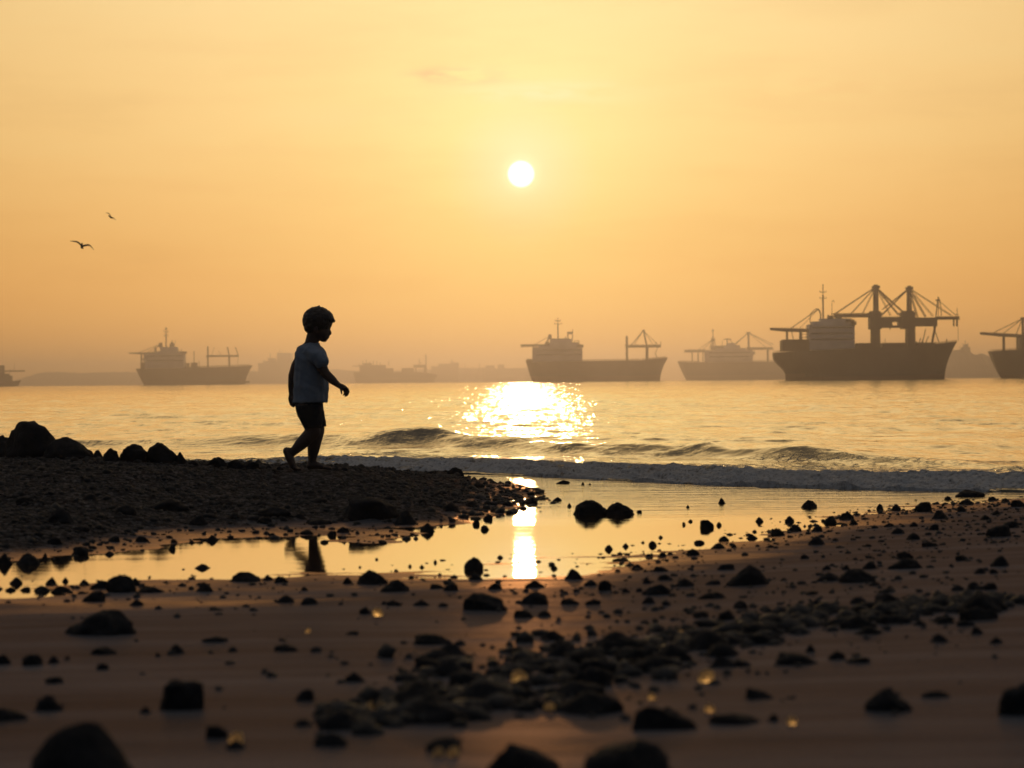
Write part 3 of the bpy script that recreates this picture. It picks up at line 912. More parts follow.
def ship_large():
    s = Ship('cargo_ship', 866, 379.2, 1400, 'largest dark cargo ship, with two tall cable-stayed crane towers on deck', group='cargo ships at anchor', beam=15)
    h = s.hull(773.6, 785.6, 957.6, 944.5, [(773, 351.3), (806, 349.5), (853, 347.5), (905, 347), (930, 344.5), (958, 341.3)], -1)
    m = MB(); s.box(m, 785.5, 788.8, 367, 381.5, -.35, .35); s.part(m, 'rudder', 'hull_dark', h)
    s.rail(h, 775, 808, 351.2, 349.6); s.rail(h, 915, 955, 346.2, 342); s.rail(h, 855, 914, 347.6, 347.1, 1.4)
    m = MB()
    for (a, b) in ((856, 871), (882, 905), (916, 934)):
        s.box(m, a, b, 342.6, 347.8)
        n = int((b - a) / 3)
        for i in range(n + 1):
            s.bar(m, a + (b - a) * i / n, 342.8, a + (b - a) * i / n, 342, .9, -s.B * .38)
    s.part(m, 'hatch_cover', 'ship_grey')
    o = s.house([(808.4, 853.4, 323.4, 349, .96), (812, 851.5, 320.5, 323.4, .8), (820.4, 850, 317.8, 320.5, .7)],
                windows=[(811, 851, 326.2, 1.2, .96), (810, 852, 332, 1.1, .96), (810, 852, 338, 1.1, .96)])
    m = MB(); s.box(m, 849.8, 854.6, 320.8, 324.4, -s.B * .62, s.B * .62); s.box(m, 845, 853.2, 319.0, 320.8, -s.B * .5, s.B * .5); s.part(m, 'bridge_wing', 'ship_grey', o)
    m = MB()
    for (px, t, hgt) in ((829, 313.5, 5), (832.4, 311.5, 7), (836, 315, 4), (840, 316, 3), (847, 317, 3), (851, 318, 3)):
        s.bar(m, px, 318.4, px, t, .9); 
    s.box(m, 826, 852, 317.6, 318.2, -2.4, 2.4); s.box(m, 828, 834, 314.6, 318, -1.6, 1.6); s.box(m, 836, 842, 316, 318, -1.2, 1.2)
    s.bar(m, 832.6, 312, 832.6, 300.5, .5); s.bar(m, 832.6, 300.5, 834, 299.2, .5); s.bar(m, 834, 299.2, 835, 301.5, .5)
    s.part(m, 'radar_gear', 'ship_grey', o)
    s.mast(823.7, 320, 282.8, 1.7, [(291, 3.2), (297.2, 3.2)], o)
    # aft block and boom
    m = MB(); s.box(m, 781.3, 808.6, 339, 350, -s.B * .4, s.B * .4); s.box(m, 783, 808.6, 338.2, 339, -s.B * .44, s.B * .44); s.part(m, 'aft_deckhouse', 'ship_grey')
    m = MB()
    m.prism([(s.X(770.3), s.Z(326.2)), (s.X(809), s.Z(327.6)), (s.X(809), s.Z(331)), (s.X(786), s.Z(330.4)), (s.X(770.6), s.Z(328.6))], -1.4, 1.4)
    for i in range(12):
        s.bar(m, 773 + i * 3, 327.2, 773 + i * 3, 325.6, .5, -1.4, n=4)
    b = s.part(m, 'aft_boom', 'ship_grey')
    for px, wq in ((787.4, 1.8), (801, 2.6)):
        m = MB(); s.bar(m, px, 330, px, 339.4, wq, -1.1); s.bar(m, px, 330, px, 339.4, wq, 1.1); s.part(m, 'boom_support', 'ship_grey', b)
    m = MB(); s.bar(m, 792, 330, 794, 339.4, .8); s.part(m, 'ladder', 'ship_grey', b)
    for yq in (333, 336):
        m = MB(); s.bar(m, 801, yq, 809, yq, .8); s.part(m, 'handrail', 'ship_grey', b)
    m = MB(); s.bar(m, 818.8, 308.2, 791, 327.2, .9); s.bar(m, 818.8, 308.2, 800, 327.2, .5); s.part(m, 'stay_cable', 'ship_grey', b)
    m = MB(); pts = [(821, 319), (821.3, 313), (819.5, 308.5), (817, 307.6), (814, 309.5), (811, 313), (810.5, 322)]
    for p, q in zip(pts[:-1], pts[1:]):
        s.bar(m, *p, *q, 1.4 if p[0] > 817 else .8)
    s.part(m, 'davit', 'ship_grey', b)
    # gantry beams and towers
    for (lx0, lx1, bx0, bx1, mx0, mx1, top, tips) in (
            (872, 879.4, 869.6, 881, 874.2, 878.6, 285.2, ((834.5, 313.6), (851, 313.4), (863, 313.2), (899.5, 315), (905, 313), (891, 315))),
            (906.8, 914.4, 901.5, 914.6, 907.8, 911.8, 286.6, ((881.5, 315.4), (883, 309), (933.5, 316), (926, 316.5), (918, 317), (952, 315.6)))):
        m = MB()
        m.prism([(s.X(lx0 - .4), s.Z(348.2)), (s.X(lx0), s.Z(327)), (s.X(lx1), s.Z(327)), (s.X(lx1 + .4), s.Z(348.2))], -4.2, -2.4)
        m.prism([(s.X(lx0 - .4), s.Z(348.2)), (s.X(lx0), s.Z(327)), (s.X(lx1), s.Z(327)), (s.X(lx1 + .4), s.Z(348.2))], 2.4, 4.2)
        t = s.part(m, 'crane_tower', 'ship_grey')
        m = MB(); s.box(m, bx0, bx1, 313.2, 328.6, -4.6, 4.6); s.box(m, bx0 - 1, bx1 + .6, 312.2, 313.2, -4.8, 4.8); s.box(m, bx0 + 1, bx1 - 1, 310.6, 312.2, -3.8, 3.8)
        s.part(m, 'machinery_house', 'ship_grey', t)
        m = MB()
        for yy in (-2.6, 2.6):
            s.bar(m, mx0 + .8, 312, mx0 + 1.2, top + 1, 1.6, yy); s.bar(m, mx1 - .6, 312, mx1 - .9, top + 1, 1.4, yy)
        s.box(m, mx0 - .8, mx1 + 1.4, top, top + 2.4, -3.2, 3.2)
        s.box(m, mx0 + .4, mx1, top - 1.2, top, -1, 1)
        for yq in (293, 300, 306):
            s.bar(m, mx0 + 1, yq, mx1 - .8, yq, .6, -2.6); s.bar(m, mx0 + 1, yq, mx1 - .8, yq, .6, 2.6)
        s.part(m, 'crane_mast', 'ship_grey', t)
        for (tx, ty) in tips:
            m = MB()
            for yy in (-2.2, 2.2):
                s.bar(m, (mx0 + mx1) / 2, top + 1.2, tx, ty, .95 if (tx, ty) in tips[:1] + tips[3:5] else .6, yy, n=5)
            s.part(m, 'stay_cable', 'ship_grey', t)
    m = MB()
    s.box(m, 881, 892, 316.6, 327.4, -3.4, 3.4); s.box(m, 892, 902, 316.6, 321.5, -3.4, 3.4); s.box(m, 892, 902, 325.0, 327.4, -3.4, 3.4); s.box(m, 898.4, 902, 321.5, 325, -3.4, 3.4)
    s.box(m, 902, 914.8, 318, 320, -2, 2); s.box(m, 914.6, 936.8, 317.4, 326.2, -3.4, 3.4)
    for i in range(9):
        s.bar(m, 883 + i * 2, 316.8, 883 + i * 2, 315.4, .5, -3.2, n=4)
    s.bar(m, 890.5, 327, 890.5, 329.2, 1.0)
    s.part(m, 'bridge_girder', 'ship_grey')
    m = MB(); s.box(m, 835, 870, 313.2, 316, -1.7, 1.7); s.lattice(m, 833.6, 870, 312.6, 316.4, 2.0, 12, .6); s.part(m, 'mid_boom', 'ship_grey')
    m = MB(); s.box(m, 936.8, 959.4, 317, 319.2, -1.5, 1.5); s.lattice(m, 936.5, 960, 316.6, 319.5, 1.7, 9, .55)
    b = s.part(m, 'fore_boom', 'ship_grey')
    m = MB()
    s.bar(m, 936.2, 318, 938.6, 299, 1.1); s.bar(m, 938.8, 318, 939.2, 299, .7); s.bar(m, 939.2, 297, 941.8, 308, .8); s.bar(m, 941.5, 309, 942, 316, .8)
    s.box(m, 936.6, 940.6, 299.6, 301, -1.2, 1.2); s.bar(m, 938.6, 300, 938.6, 296.6, .6)
    s.bar(m, 940, 301, 957, 315.8, .7)
    s.part(m, 'boom_tower', 'ship_grey', b)
    m = MB(); s.bar(m, 935.6, 326, 931.8, 346, 2.2); s.bar(m, 934, 326.5, 940, 344.5, .9); s.bar(m, 936, 330, 932.5, 336, .8); s.part(m, 'boom_leg', 'ship_grey', b)
    m = MB(); s.bar(m, 958.2, 318, 958.6, 341, .35); s.bar(m, 957.8, 318, 957.8, 308, .6); s.bar(m, 956.4, 314.5, 959.2, 314.5, .6); s.part(m, 'hook_line', 'ship_grey', b)
    m = MB(); s.box(m, 953.6, 954.8, 319, 326.4, -.5, .5); s.box(m, 956.6, 957.9, 319, 326.4, -.5, .5); s.part(m, 'hook_block', 'ship_grey', b)
    m = MB(); s.box(m, 914, 948, 345.6, 346.6, -1.5, 1.5)
    for (a, b_, c_, d_) in ((922, 346, 926, 329), (924.4, 346, 929, 336), (918, 346, 921, 338), (947, 346, 947, 338.8), (915, 346, 917, 341), (921.6, 345, 923, 339)):
        s.bar(m, a, b_, c_, d_, .9)
    s.part(m, 'deck_gear', 'ship_grey')
    m = MB(); s.box(m, 887, 892, 343, 347, -1, 1); s.bar(m, 885.5, 344, 885.5, 338, .4); s.part(m, 'deck_locker', 'ship_grey')


def ship_centre():
    s = Ship('cargo_ship', 596, 381.6, 2700, 'dark cargo ship under the low sun, one triangular crane frame near its bow', group='cargo ships at anchor', beam=22)
    h = s.hull(525.8, 532.4, 668.2, 660, [(525, 359.6), (545, 361.2), (640, 360.8), (655, 359.2), (669, 358.2)], .9)
    s.rail(h, 583, 640, 361.2, 360.9, 1.5, 24); s.rail(h, 527, 533, 360, 360.4); s.rail(h, 642, 666, 360.4, 358.6, 1.3)
    o = s.house([(532.6, 582.4, 347, 362, .96), (539, 549.6, 345.2, 347, .9), (549.8, 579.6, 342.6, 347, .85), (550.4, 572, 339, 342.6, .6)],
                windows=[(537, 581, 349.4, 1, .96), (537, 581, 354, 1, .96)])
    m = MB(); s.box(m, 577, 583.4, 344.6, 347.2, -13, 13); s.part(m, 'bridge_wing', 'ship_grey', o)
    s.mast(558.4, 340, 317.2, 1.4, [(320.6, 2.6), (323.6, 3.6)], o)
    m = MB(); s.box(m, 551, 570, 338.2, 339, -4, 4)
    s.bar(m, 568.3, 340, 568.3, 331.4, 1.3); s.bar(m, 572.8, 341, 573.2, 329, .8); s.box(m, 567.6, 573, 331.6, 334, -1, 1); s.bar(m, 566, 340, 566, 336, 1)
    s.box(m, 550.6, 579.6, 342.2, 342.9, -6, 6); s.bar(m, 572, 343, 572, 338, .8); s.bar(m, 575, 342.6, 575, 340.4, .6); s.bar(m, 579, 342.6, 579.4, 340, .6); s.bar(m, 574.5, 340.6, 579.4, 340.4, .5)
    s.part(m, 'radar_gear', 'ship_grey', o)
    m = MB(); s.box(m, 521.4, 550, 344.2, 345.8, -2, 2); s.lattice(m, 520.6, 548, 344, 346.4, 2.4, 10, .5); b = s.part(m, 'aft_boom', 'ship_grey')
    m = MB(); s.bar(m, 534, 346, 534, 360, 1); s.bar(m, 540, 346, 539.5, 352, .9); s.part(m, 'boom_support', 'ship_grey', b)
    m = MB(); s.bar(m, 551.5, 335, 534, 344.6, .6); s.bar(m, 550.5, 335, 545, 344, .7); s.part(m, 'stay_cable', 'ship_grey', b)
    m = MB(); s.box(m, 548.6, 552, 334, 339, -1.2, 1.2); s.bar(m, 548.6, 339, 547, 346, 1.2); s.box(m, 545.4, 549.6, 341.5, 346, -1.5, 1.5); s.part(m, 'davit', 'ship_grey', b)
    m = MB()
    s.bar(m, 627.2, 361, 627.2, 336.4, 1.9, -4); s.bar(m, 627.2, 361, 627.2, 336.4, 1.9, 4); t = s.part(m, 'crane_post', 'ship_grey')
    m = MB()
    s.bar(m, 647.2, 361, 647.4, 347, 2.6, -3.5); s.bar(m, 647.2, 361, 647.4, 347, 2.6, 3.5)
    s.bar(m, 647.4, 348, 644, 331, 1.5, -3.5, 0); s.bar(m, 647.4, 348, 644, 331, 1.5, 3.5, 0); s.box(m, 642.8, 645.2, 330.2, 332.4, -1.6, 1.6)
    t = s.part(m, 'crane_frame', 'ship_grey')
    m = MB(); s.box(m, 626, 661, 345.8, 347.6, -2, 2); s.lattice(m, 625, 661.4, 345.2, 348, 2.4, 12, .5); s.bar(m, 660.8, 347, 661.2, 342, .6); s.bar(m, 655, 346, 657, 342.5, .6); s.part(m, 'crane_boom', 'ship_grey', t)
    for (tx, ty, ww) in ((631, 346, 1), (634, 346, .6), (659, 346, .6), (654, 346, .6)):
        m = MB(); s.bar(m, 643.8, 331, tx, ty, ww); s.part(m, 'stay_cable', 'ship_grey', t)
    m = MB(); s.bar(m, 658, 348, 655.5, 354, .6); s.bar(m, 655.5, 354, 657.4, 358.6, .8); s.part(m, 'hook_line', 'ship_grey', t)


def ship_pale():
    s = Ship('cargo_ship', 742, 379.9, 4000, 'hazy cargo ship half hidden by the stern of the largest ship', group='cargo ships at anchor', beam=26)
    h = s.hull(678, 686.6, 808, 800, [(677, 361), (690, 361.8), (790, 361.8), (809, 359)], .9)
    s.rail(h, 679, 700, 361.4, 362, 1.3); s.rail(h, 754, 790, 361.8, 361.8, 1.3)
    o = s.house([(705, 752.4, 350, 362, .96), (716, 746, 348, 350, .85), (724, 740, 345, 348, .6), (727.4, 735, 342.6, 345, .4), (751, 754.6, 351.4, 354.6, 1.06)],
                windows=[(709, 750, 352, 1, .96), (709, 750, 356, 1, .96)])
    s.mast(713.4, 351, 328.6, 1.5, [(331, 1), (338.6, 1.8)], o)
    m = MB(); s.box(m, 711.8, 715, 338.6, 341, -2, 2); s.bar(m, 712, 340, 711, 350, .8); s.bar(m, 715, 340, 716.4, 349, .8)
    s.box(m, 724, 731.6, 338.6, 339.6, -3, 3); s.box(m, 711, 739, 345.4, 349.6, -4, 4); s.bar(m, 727.4, 346, 727.6, 338, 1.3); s.bar(m, 731, 340, 733, 343, .9); s.bar(m, 722, 346, 723, 341, .7); s.bar(m, 735, 346, 737, 343, .9)
    s.part(m, 'radar_gear', 'ship_grey', o)
    m = MB(); s.box(m, 685, 708, 349.6, 351.4, -3, 3); s.lattice(m, 684.2, 706, 349.2, 351.7, 3.4, 8, .5); b = s.part(m, 'aft_boom', 'ship_grey')
    for px, wq in ((692.4, 1), (698.4, 1.2), (703, .8)):
        m = MB(); s.bar(m, px, 351, px, 361.6, wq, -2); s.bar(m, px, 351, px, 361.6, wq, 2); s.part(m, 'boom_support', 'ship_grey', b)
    for tx in (698, 703, 709):
        m = MB(); s.bar(m, 713, 339, tx, 349.6, .6); s.part(m, 'stay_cable', 'ship_grey', b)
    m = MB(); s.bar(m, 749, 352, 748.8, 332.6, 1.8, -3); s.bar(m, 749, 352, 748.8, 332.6, 1.8, 3); s.box(m, 747, 750.6, 331.9, 333.6, -4, 4); t = s.part(m, 'crane_mast', 'ship_grey')
    m = MB(); s.box(m, 747, 773, 347.8, 349.4, -2.4, 2.4); s.lattice(m, 747, 774, 347.4, 349.8, 2.8, 9, .5); s.part(m, 'crane_boom', 'ship_grey', t)
    m = MB(); s.bar(m, 768, 349, 768, 362, 1.9, -2.5); s.bar(m, 768, 349, 768, 362, 1.9, 2.5); s.part(m, 'crane_leg', 'ship_grey', t)
    for (tx, ty, ww) in ((737, 343, 1), (734.6, 344, .6), (772, 346, .6), (766, 347.4, .5), (773.6, 344.4, .5)):
        m = MB(); s.bar(m, 748.8, 332.6, tx, ty, ww); s.part(m, 'stay_cable', 'ship_grey', t)


def ship_west():
    s = Ship('cargo_ship', 195, 385.6, 3500, 'brown hazy cargo ship with a low two-post derrick and a slim ringed mast', group='cargo ships at anchor', beam=22)
    h = s.hull(136.7, 144.4, 253, 245.4, [(136, 369), (150, 368.6), (185, 368.6), (215, 368), (240, 367.4), (253.4, 366.6)], .9)
    s.rail(h, 186, 250, 368.6, 367, 1.2, 26)
    m = MB(); m.ellipsoid((s.X(247.4), 0, s.Z(383.2)), (2.6 * s.k, 1.2 * s.k, 1.1 * s.k)); s.part(m, 'bulbous_bow', 'hull_dark', h)
    o = s.house([(146, 185, 354, 369.4, .96), (156.6, 185.4, 352, 354, .9), (161, 178, 347.4, 352, .6)], windows=[(148, 184, 356, 1, .96), (148, 184, 360.5, 1, .96)])
    m = MB(); s.box(m, 181.5, 186, 352.2, 354.2, -13, 13); s.bar(m, 181.6, 352, 181.8, 349.4, .7); s.bar(m, 178.6, 352, 178.6, 349.6, .7); s.part(m, 'bridge_wing', 'ship_grey', o)
    s.mast(166.5, 348, 327.6, 1.4, [(332.4, 2.2), (336.2, 1.8), (330, 1)], o)
    m = MB(); s.box(m, 170.2, 175, 344.4, 348, -2, 2); s.bar(m, 172.4, 345, 172.6, 340.4, .7); s.bar(m, 175, 345, 176, 341, .5); s.box(m, 171, 173.8, 342.6, 344.4, -1.2, 1.2); s.part(m, 'funnel', 'ship_grey', o)
    m = MB()
    m.prism([(s.X(130), s.Z(352.8)), (s.X(158), s.Z(352.6)), (s.X(158), s.Z(355.4)), (s.X(146), s.Z(355)), (s.X(130), s.Z(353.8))], -2.2, 2.2)
    s.bar(m, 128.4, 353, 131, 353.2, .5)
    for i in range(7):
        s.bar(m, 149 + i * 2, 352.8, 149 + i * 2, 351, .5)
    b = s.part(m, 'aft_boom', 'ship_grey')
    for px, wq in ((141.6, 1.4), (144.6, .8)):
        m = MB(); s.bar(m, px, 354.5, px, 369, wq, -2); s.bar(m, px, 354.5, px, 369, wq, 2); s.part(m, 'boom_support', 'ship_grey', b)
    m = MB(); s.box(m, 141, 146, 362.6, 369, -4, 4); s.box(m, 143, 146.4, 358.5, 360.4, -3, 3); s.part(m, 'aft_deckhouse', 'ship_grey', b)
    for tx in (139, 147, 152):
        m = MB(); s.bar(m, 161.6, 344.2, tx, 353, .6); s.part(m, 'stay_cable', 'ship_grey', b)
    m = MB(); s.box(m, 159.4, 162.8, 343.2, 348, -1.4, 1.4); s.box(m, 155, 157, 348, 353, -1, 1); s.part(m, 'davit', 'ship_grey', b)
    m = MB(); s.box(m, 186, 200, 368, 369.4, -4.5, 4.5); s.bar(m, 194.3, 369, 194.3, 351.6, .9); s.box(m, 191.4, 197.6, 363.4, 369, -4, 4); s.bar(m, 199.4, 369, 199.4, 362, .6); s.box(m, 186.4, 189.6, 363.6, 368.6, -3, 3); s.part(m, 'deck_gear', 'ship_grey')
    m = MB(); s.bar(m, 208, 368.6, 208.2, 347.2, 1.7); s.bar(m, 206.4, 357, 207.6, 357, 2); d = s.part(m, 'derrick_post', 'ship_grey')
    m = MB(); s.bar(m, 229.5, 368.4, 229.4, 356, 2.0); s.bar(m, 229.4, 357, 227.8, 348, 1.4); d2 = s.part(m, 'derrick_post', 'ship_grey')
    m = MB(); s.box(m, 206.6, 238.8, 356.3, 357.7, -1.2, 1.2); s.lattice(m, 206.6, 238.8, 356.2, 357.8, 1.5, 10, .4); s.part(m, 'derrick_boom', 'ship_grey', d)
    m = MB(); s.bar(m, 235.6, 348, 238.6, 356.4, .9); s.bar(m, 238.4, 357, 237.6, 366, .4); s.bar(m, 214.6, 348, 212, 356, .4); s.bar(m, 218.5, 352, 222, 356, .3); s.part(m, 'derrick_rigging', 'ship_grey', d)


def ship_far_small():
    s = Ship('coastal_freighter', 395, 383.3, 6200, 'faint hazy freighter beyond the walking child, a thin pole mast at its bow', group='cargo ships at anchor', beam=24)
    h = s.hull(353.6, 356, 438.2, 434, [(353, 372), (392, 372.6), (420, 372.8), (430, 374), (439, 376)], .9)
    o = s.house([(360, 386, 365.4, 373, .9), (386, 393.6, 368.6, 373, .8), (364, 372, 363.4, 365.4, .6)], 'ship_grey')
    m = MB()
    for px, t in ((363, 361), (366.6, 360), (370, 361.6), (373.6, 361), (377, 361), (380.4, 362.8), (389, 361.4), (359.4, 364)):
        s.bar(m, px, 366, px, t, .8)
    s.part(m, 'mast', 'ship_grey', o)
    m = MB(); s.box(m, 352.6, 362, 365.8, 366.6, -2, 2); s.part(m, 'aft_boom', 'ship_grey')
    m = MB(); s.box(m, 413.6, 426.4, 365.4, 368.4, -4, 4); s.bar(m, 416, 368, 416, 374, 1.4); s.bar(m, 425.6, 368, 425.6, 374, 3.2); c_ = s.part(m, 'fore_gantry', 'ship_grey')
    m = MB(); s.bar(m, 426.2, 374, 426.2, 355.2, 1.3); s.part(m, 'mast', 'ship_grey', c_)
    m = MB(); s.bar(m, 419.4, 366, 419.8, 359, .7); s.bar(m, 418, 365, 422, 363, .5); s.part(m, 'derrick', 'ship_grey', c_)
    m = MB(); s.box(m, 402, 414, 368.6, 373, -5, 5); s.part(m, 'hatch_cover', 'ship_grey')


def ship_edge_left():
    s = Ship('small_vessel', 4, 387.2, 3600, 'small dark vessel with a raised prow and a thin boom, cut by the frame edge', 'ship', beam=12)
    h = s.hull(-40, -38, 21.6, 18.6, [(-41, 381), (8, 381.4), (14, 382), (22, 380.8)], .9)
    o = s.house([(-18, 12, 376.4, 382, .8), (-14, 9.5, 374.4, 376.4, .7), (-10, 4.4, 366, 374.4, .5)], 'ship_grey')
    m = MB(); s.box(m, 3, 25, 371.2, 372.5, -1, 1); s.bar(m, 10, 374, 10, 370, .6); s.bar(m, 14.5, 372, 14.5, 364, .3); s.part(m, 'boom', 'ship_grey', o)
    m = MB(); s.bar(m, -3, 366, -3, 357, .8); s.part(m, 'mast', 'ship_grey', o)


def ship_edge_right():
    s = Ship('cargo_ship', 1050, 377.9, 1750, 'dark cargo ship of which only the overhanging stern and aft boom show', group='cargo ships at anchor', beam=16)
    h = s.hull(989.6, 1001.4, 1150, 1138, [(989, 350.8), (1010, 349.6), (1100, 348), (1151, 342)], .8)
    s.rail(h, 992, 1022, 350.8, 349.2)
    m = MB()
    m.prism([(s.X(980.6), s.Z(331.4)), (s.X(1030), s.Z(334.6)), (s.X(1030), s.Z(337.6)), (s.X(1000), s.Z(336)), (s.X(980.8), s.Z(333.8))], -1.6, 1.6)
    for i in range(16):
        s.bar(m, 984 + i * 2.6, 332.4 + i * .17, 984 + i * 2.6, 331 + i * .17, .5, -1.5, n=4)
    b = s.part(m, 'aft_boom', 'ship_grey')
    m = MB(); s.bar(m, 1004, 335, 1004, 350, 2, -1.2); s.bar(m, 1004, 335, 1004, 350, 2, 1.2); s.part(m, 'boom_support', 'ship_grey', b)
    m = MB(); s.bar(m, 1017, 336, 1017, 349, 1); s.part(m, 'ladder', 'ship_grey', b)
    o = s.house([(1019.6, 1066, 336.6, 350.6, .94), (1024, 1064, 332, 336.6, .8)], 'ship_grey', [(1026, 1062, 339, 1.1, .94)])
    m = MB(); s.bar(m, 1023.4, 334, 1023.2, 318, 1.8, -1.5); s.bar(m, 1023.4, 334, 1023.2, 318, 1.8, 1.5); s.box(m, 1021.4, 1025, 317, 318.6, -2, 2); t = s.part(m, 'mast', 'ship_grey', o)
    for (tx, ty) in ((994, 332), (1003, 333.4), (1016.5, 334), (1050, 334)):
        m = MB(); s.bar(m, 1023, 318.4, tx, ty, .8); s.part(m, 'stay_cable', 'ship_grey', t)


ship_large(); ship_centre(); ship_pale(); ship_west(); ship_far_small(); ship_edge_left(); ship_edge_right()


# ------------------------------------------------------------------ far shores (silhouetted low land, given real depth)
def far_land(name, D, pts, yw, depth, kind='structure', seed=0, jag=.5):
    rnd = random.Random(seed)
    k = D / F
    P = [at_depth(x, yw, D) for x, _ in pts]
    out = []
    for i in range(len(pts) - 1):
        (xa, ya), (xb, yb) = pts[i], pts[i + 1]
        n = max(1, int(abs(xb - xa) / 2.0))
        for j in range(n):
            t = j / n
            out.append((xa + (xb - xa) * t, ya + (yb - ya) * t + (rnd.uniform(-jag, jag) if j else 0)))
    out.append(pts[-1])
    vs = []; fs = []
    rows = [(-.5, 0), (-.3, .55), (-.12, .9), (0, 1), (.15, .9), (.4, .5), (.6, 0)]
    for (px, py) in out:
        p = at_depth(px, yw, D); h = (yw - py) * k
        for (dy, f) in rows:
            vs.append((p.x, D + dy * depth, (h * f * (1 if f in (0, 1) else rnd.uniform(.9, 1.03))) - (8 if f == 0 else 0)))
    m = len(rows)
    for i in range(len(out) - 1):
        for j in range(m - 1):
            a = i * m + j
            fs.append((a, a + m, a + m + 1, a + 1))
    mb = MB(); mb.add(vs, fs)
    o = mb.build(name, MAT['shore'])
    tag(o, kind=kind)
    return o


far_land('far_shore', 9000, [(-140, 376), (10, 379), (22, 376), (36, 371.5), (43, 370), (60, 369.6), (80, 371), (110, 370.4), (135, 370.6), (150, 371), (250, 370), (262, 371), (320, 370), (338, 369.5), (350, 371), (392, 371.5), (430, 370), (446, 369.5), (480, 369), (500, 370), (531, 369.5), (560, 369), (575, 376), (580, 381)], 383.4, 500, seed=2)
far_land('headland', 5200, [(925, 376), (940, 358), (950, 351), (956, 349.6), (963, 350), (970, 350.6), (974, 354), (984, 353.6), (989, 356), (992, 359), (1005, 359), (1018, 362), (1060, 365), (1200, 368), (1216, 376)], 377.6, 300, seed=4, jag=.7)


def harbour(name, D, yw, label, cat, boxes, bars, depth=60, group=None):
    k = D / F
    xs_ = [b[0] for b in boxes] + [b[1] for b in boxes]
    cx = (min(xs_) + max(xs_)) / 2
    p = at_depth(cx, yw, D)
    root = empty(name, (p.x, D, 0), label, cat, group)
    mb = MB()
    for i, (x0, x1, yt, yb) in enumerate(boxes):
        d = depth * (.5 - .04 * i)
        mb.box((x0 - cx) * k, (x1 - cx) * k, -d, d, (yw - yb) * k - (0 if yb < yw else 3), (yw - yt) * k)
    body = mb.build('block', MAT['shore'], root)
    for (xa, ya, xb, yb, ww) in bars:
        mb = MB()
        mb.bar(((xa - cx) * k, 0, (yw - ya) * k), ((xb - cx) * k, 0, (yw - yb) * k), ww * k * .5, n=5)
        mb.build('mast', MAT['shore'], root)
    return root


harbour('harbour_works', 8200, 384.4, 'faint stepped harbour block with thin masts, half behind the child\'s back', 'port building',
        [(250, 292, 372, 384.6), (260, 291, 363.6, 372), (264.6, 278, 361.6, 363.6), (269.4, 275.4, 358.6, 361.6), (278.4, 292, 353.8, 363.6)],
        [(270.6, 359, 270.6, 353.6, .9), (279.6, 354, 279.4, 350.8, .8), (282, 354, 282, 350.2, .7), (286, 354, 286, 352, .6)], 120, 'hazy port buildings')
harbour('port_warehouse', 8400, 382.4, 'faint flat-topped block with a small roof tower, behind the hazy freighter\'s bow', 'port building',
        [(432, 459, 366.4, 382), (439, 459, 364, 366.4), (450.6, 458.6, 362.8, 364)],
        [(451.6, 363, 452.4, 359.6, 1), (454, 363, 454, 361.4, .8), (465, 371, 465, 364.6, .7), (479.6, 371, 479.6, 363.8, .8)], 120, 'hazy port buildings')
harbour('port_silo', 8600, 382, 'faint pair of low square silos on the far shore, near the sun glitter', 'port building',
        [(486, 494.6, 365.6, 382), (498, 504.6, 364.8, 382), (484, 530, 368.4, 382)], [], 120, 'hazy port buildings')
harbour('signal_tower', 5150, 377.6, 'faint spiky tower on the headland beyond the largest ship\'s bow', 'tower',
        [(962, 969.6, 346.8, 352), (964, 967.6, 344, 346.8)],
        [(965.6, 345, 965.6, 340, .8), (961.4, 348, 969.6, 348, .8), (960, 346, 961, 351, .6), (968.4, 348, 968.4, 342.4, .6), (964, 346, 962.4, 343, .5)], 20)


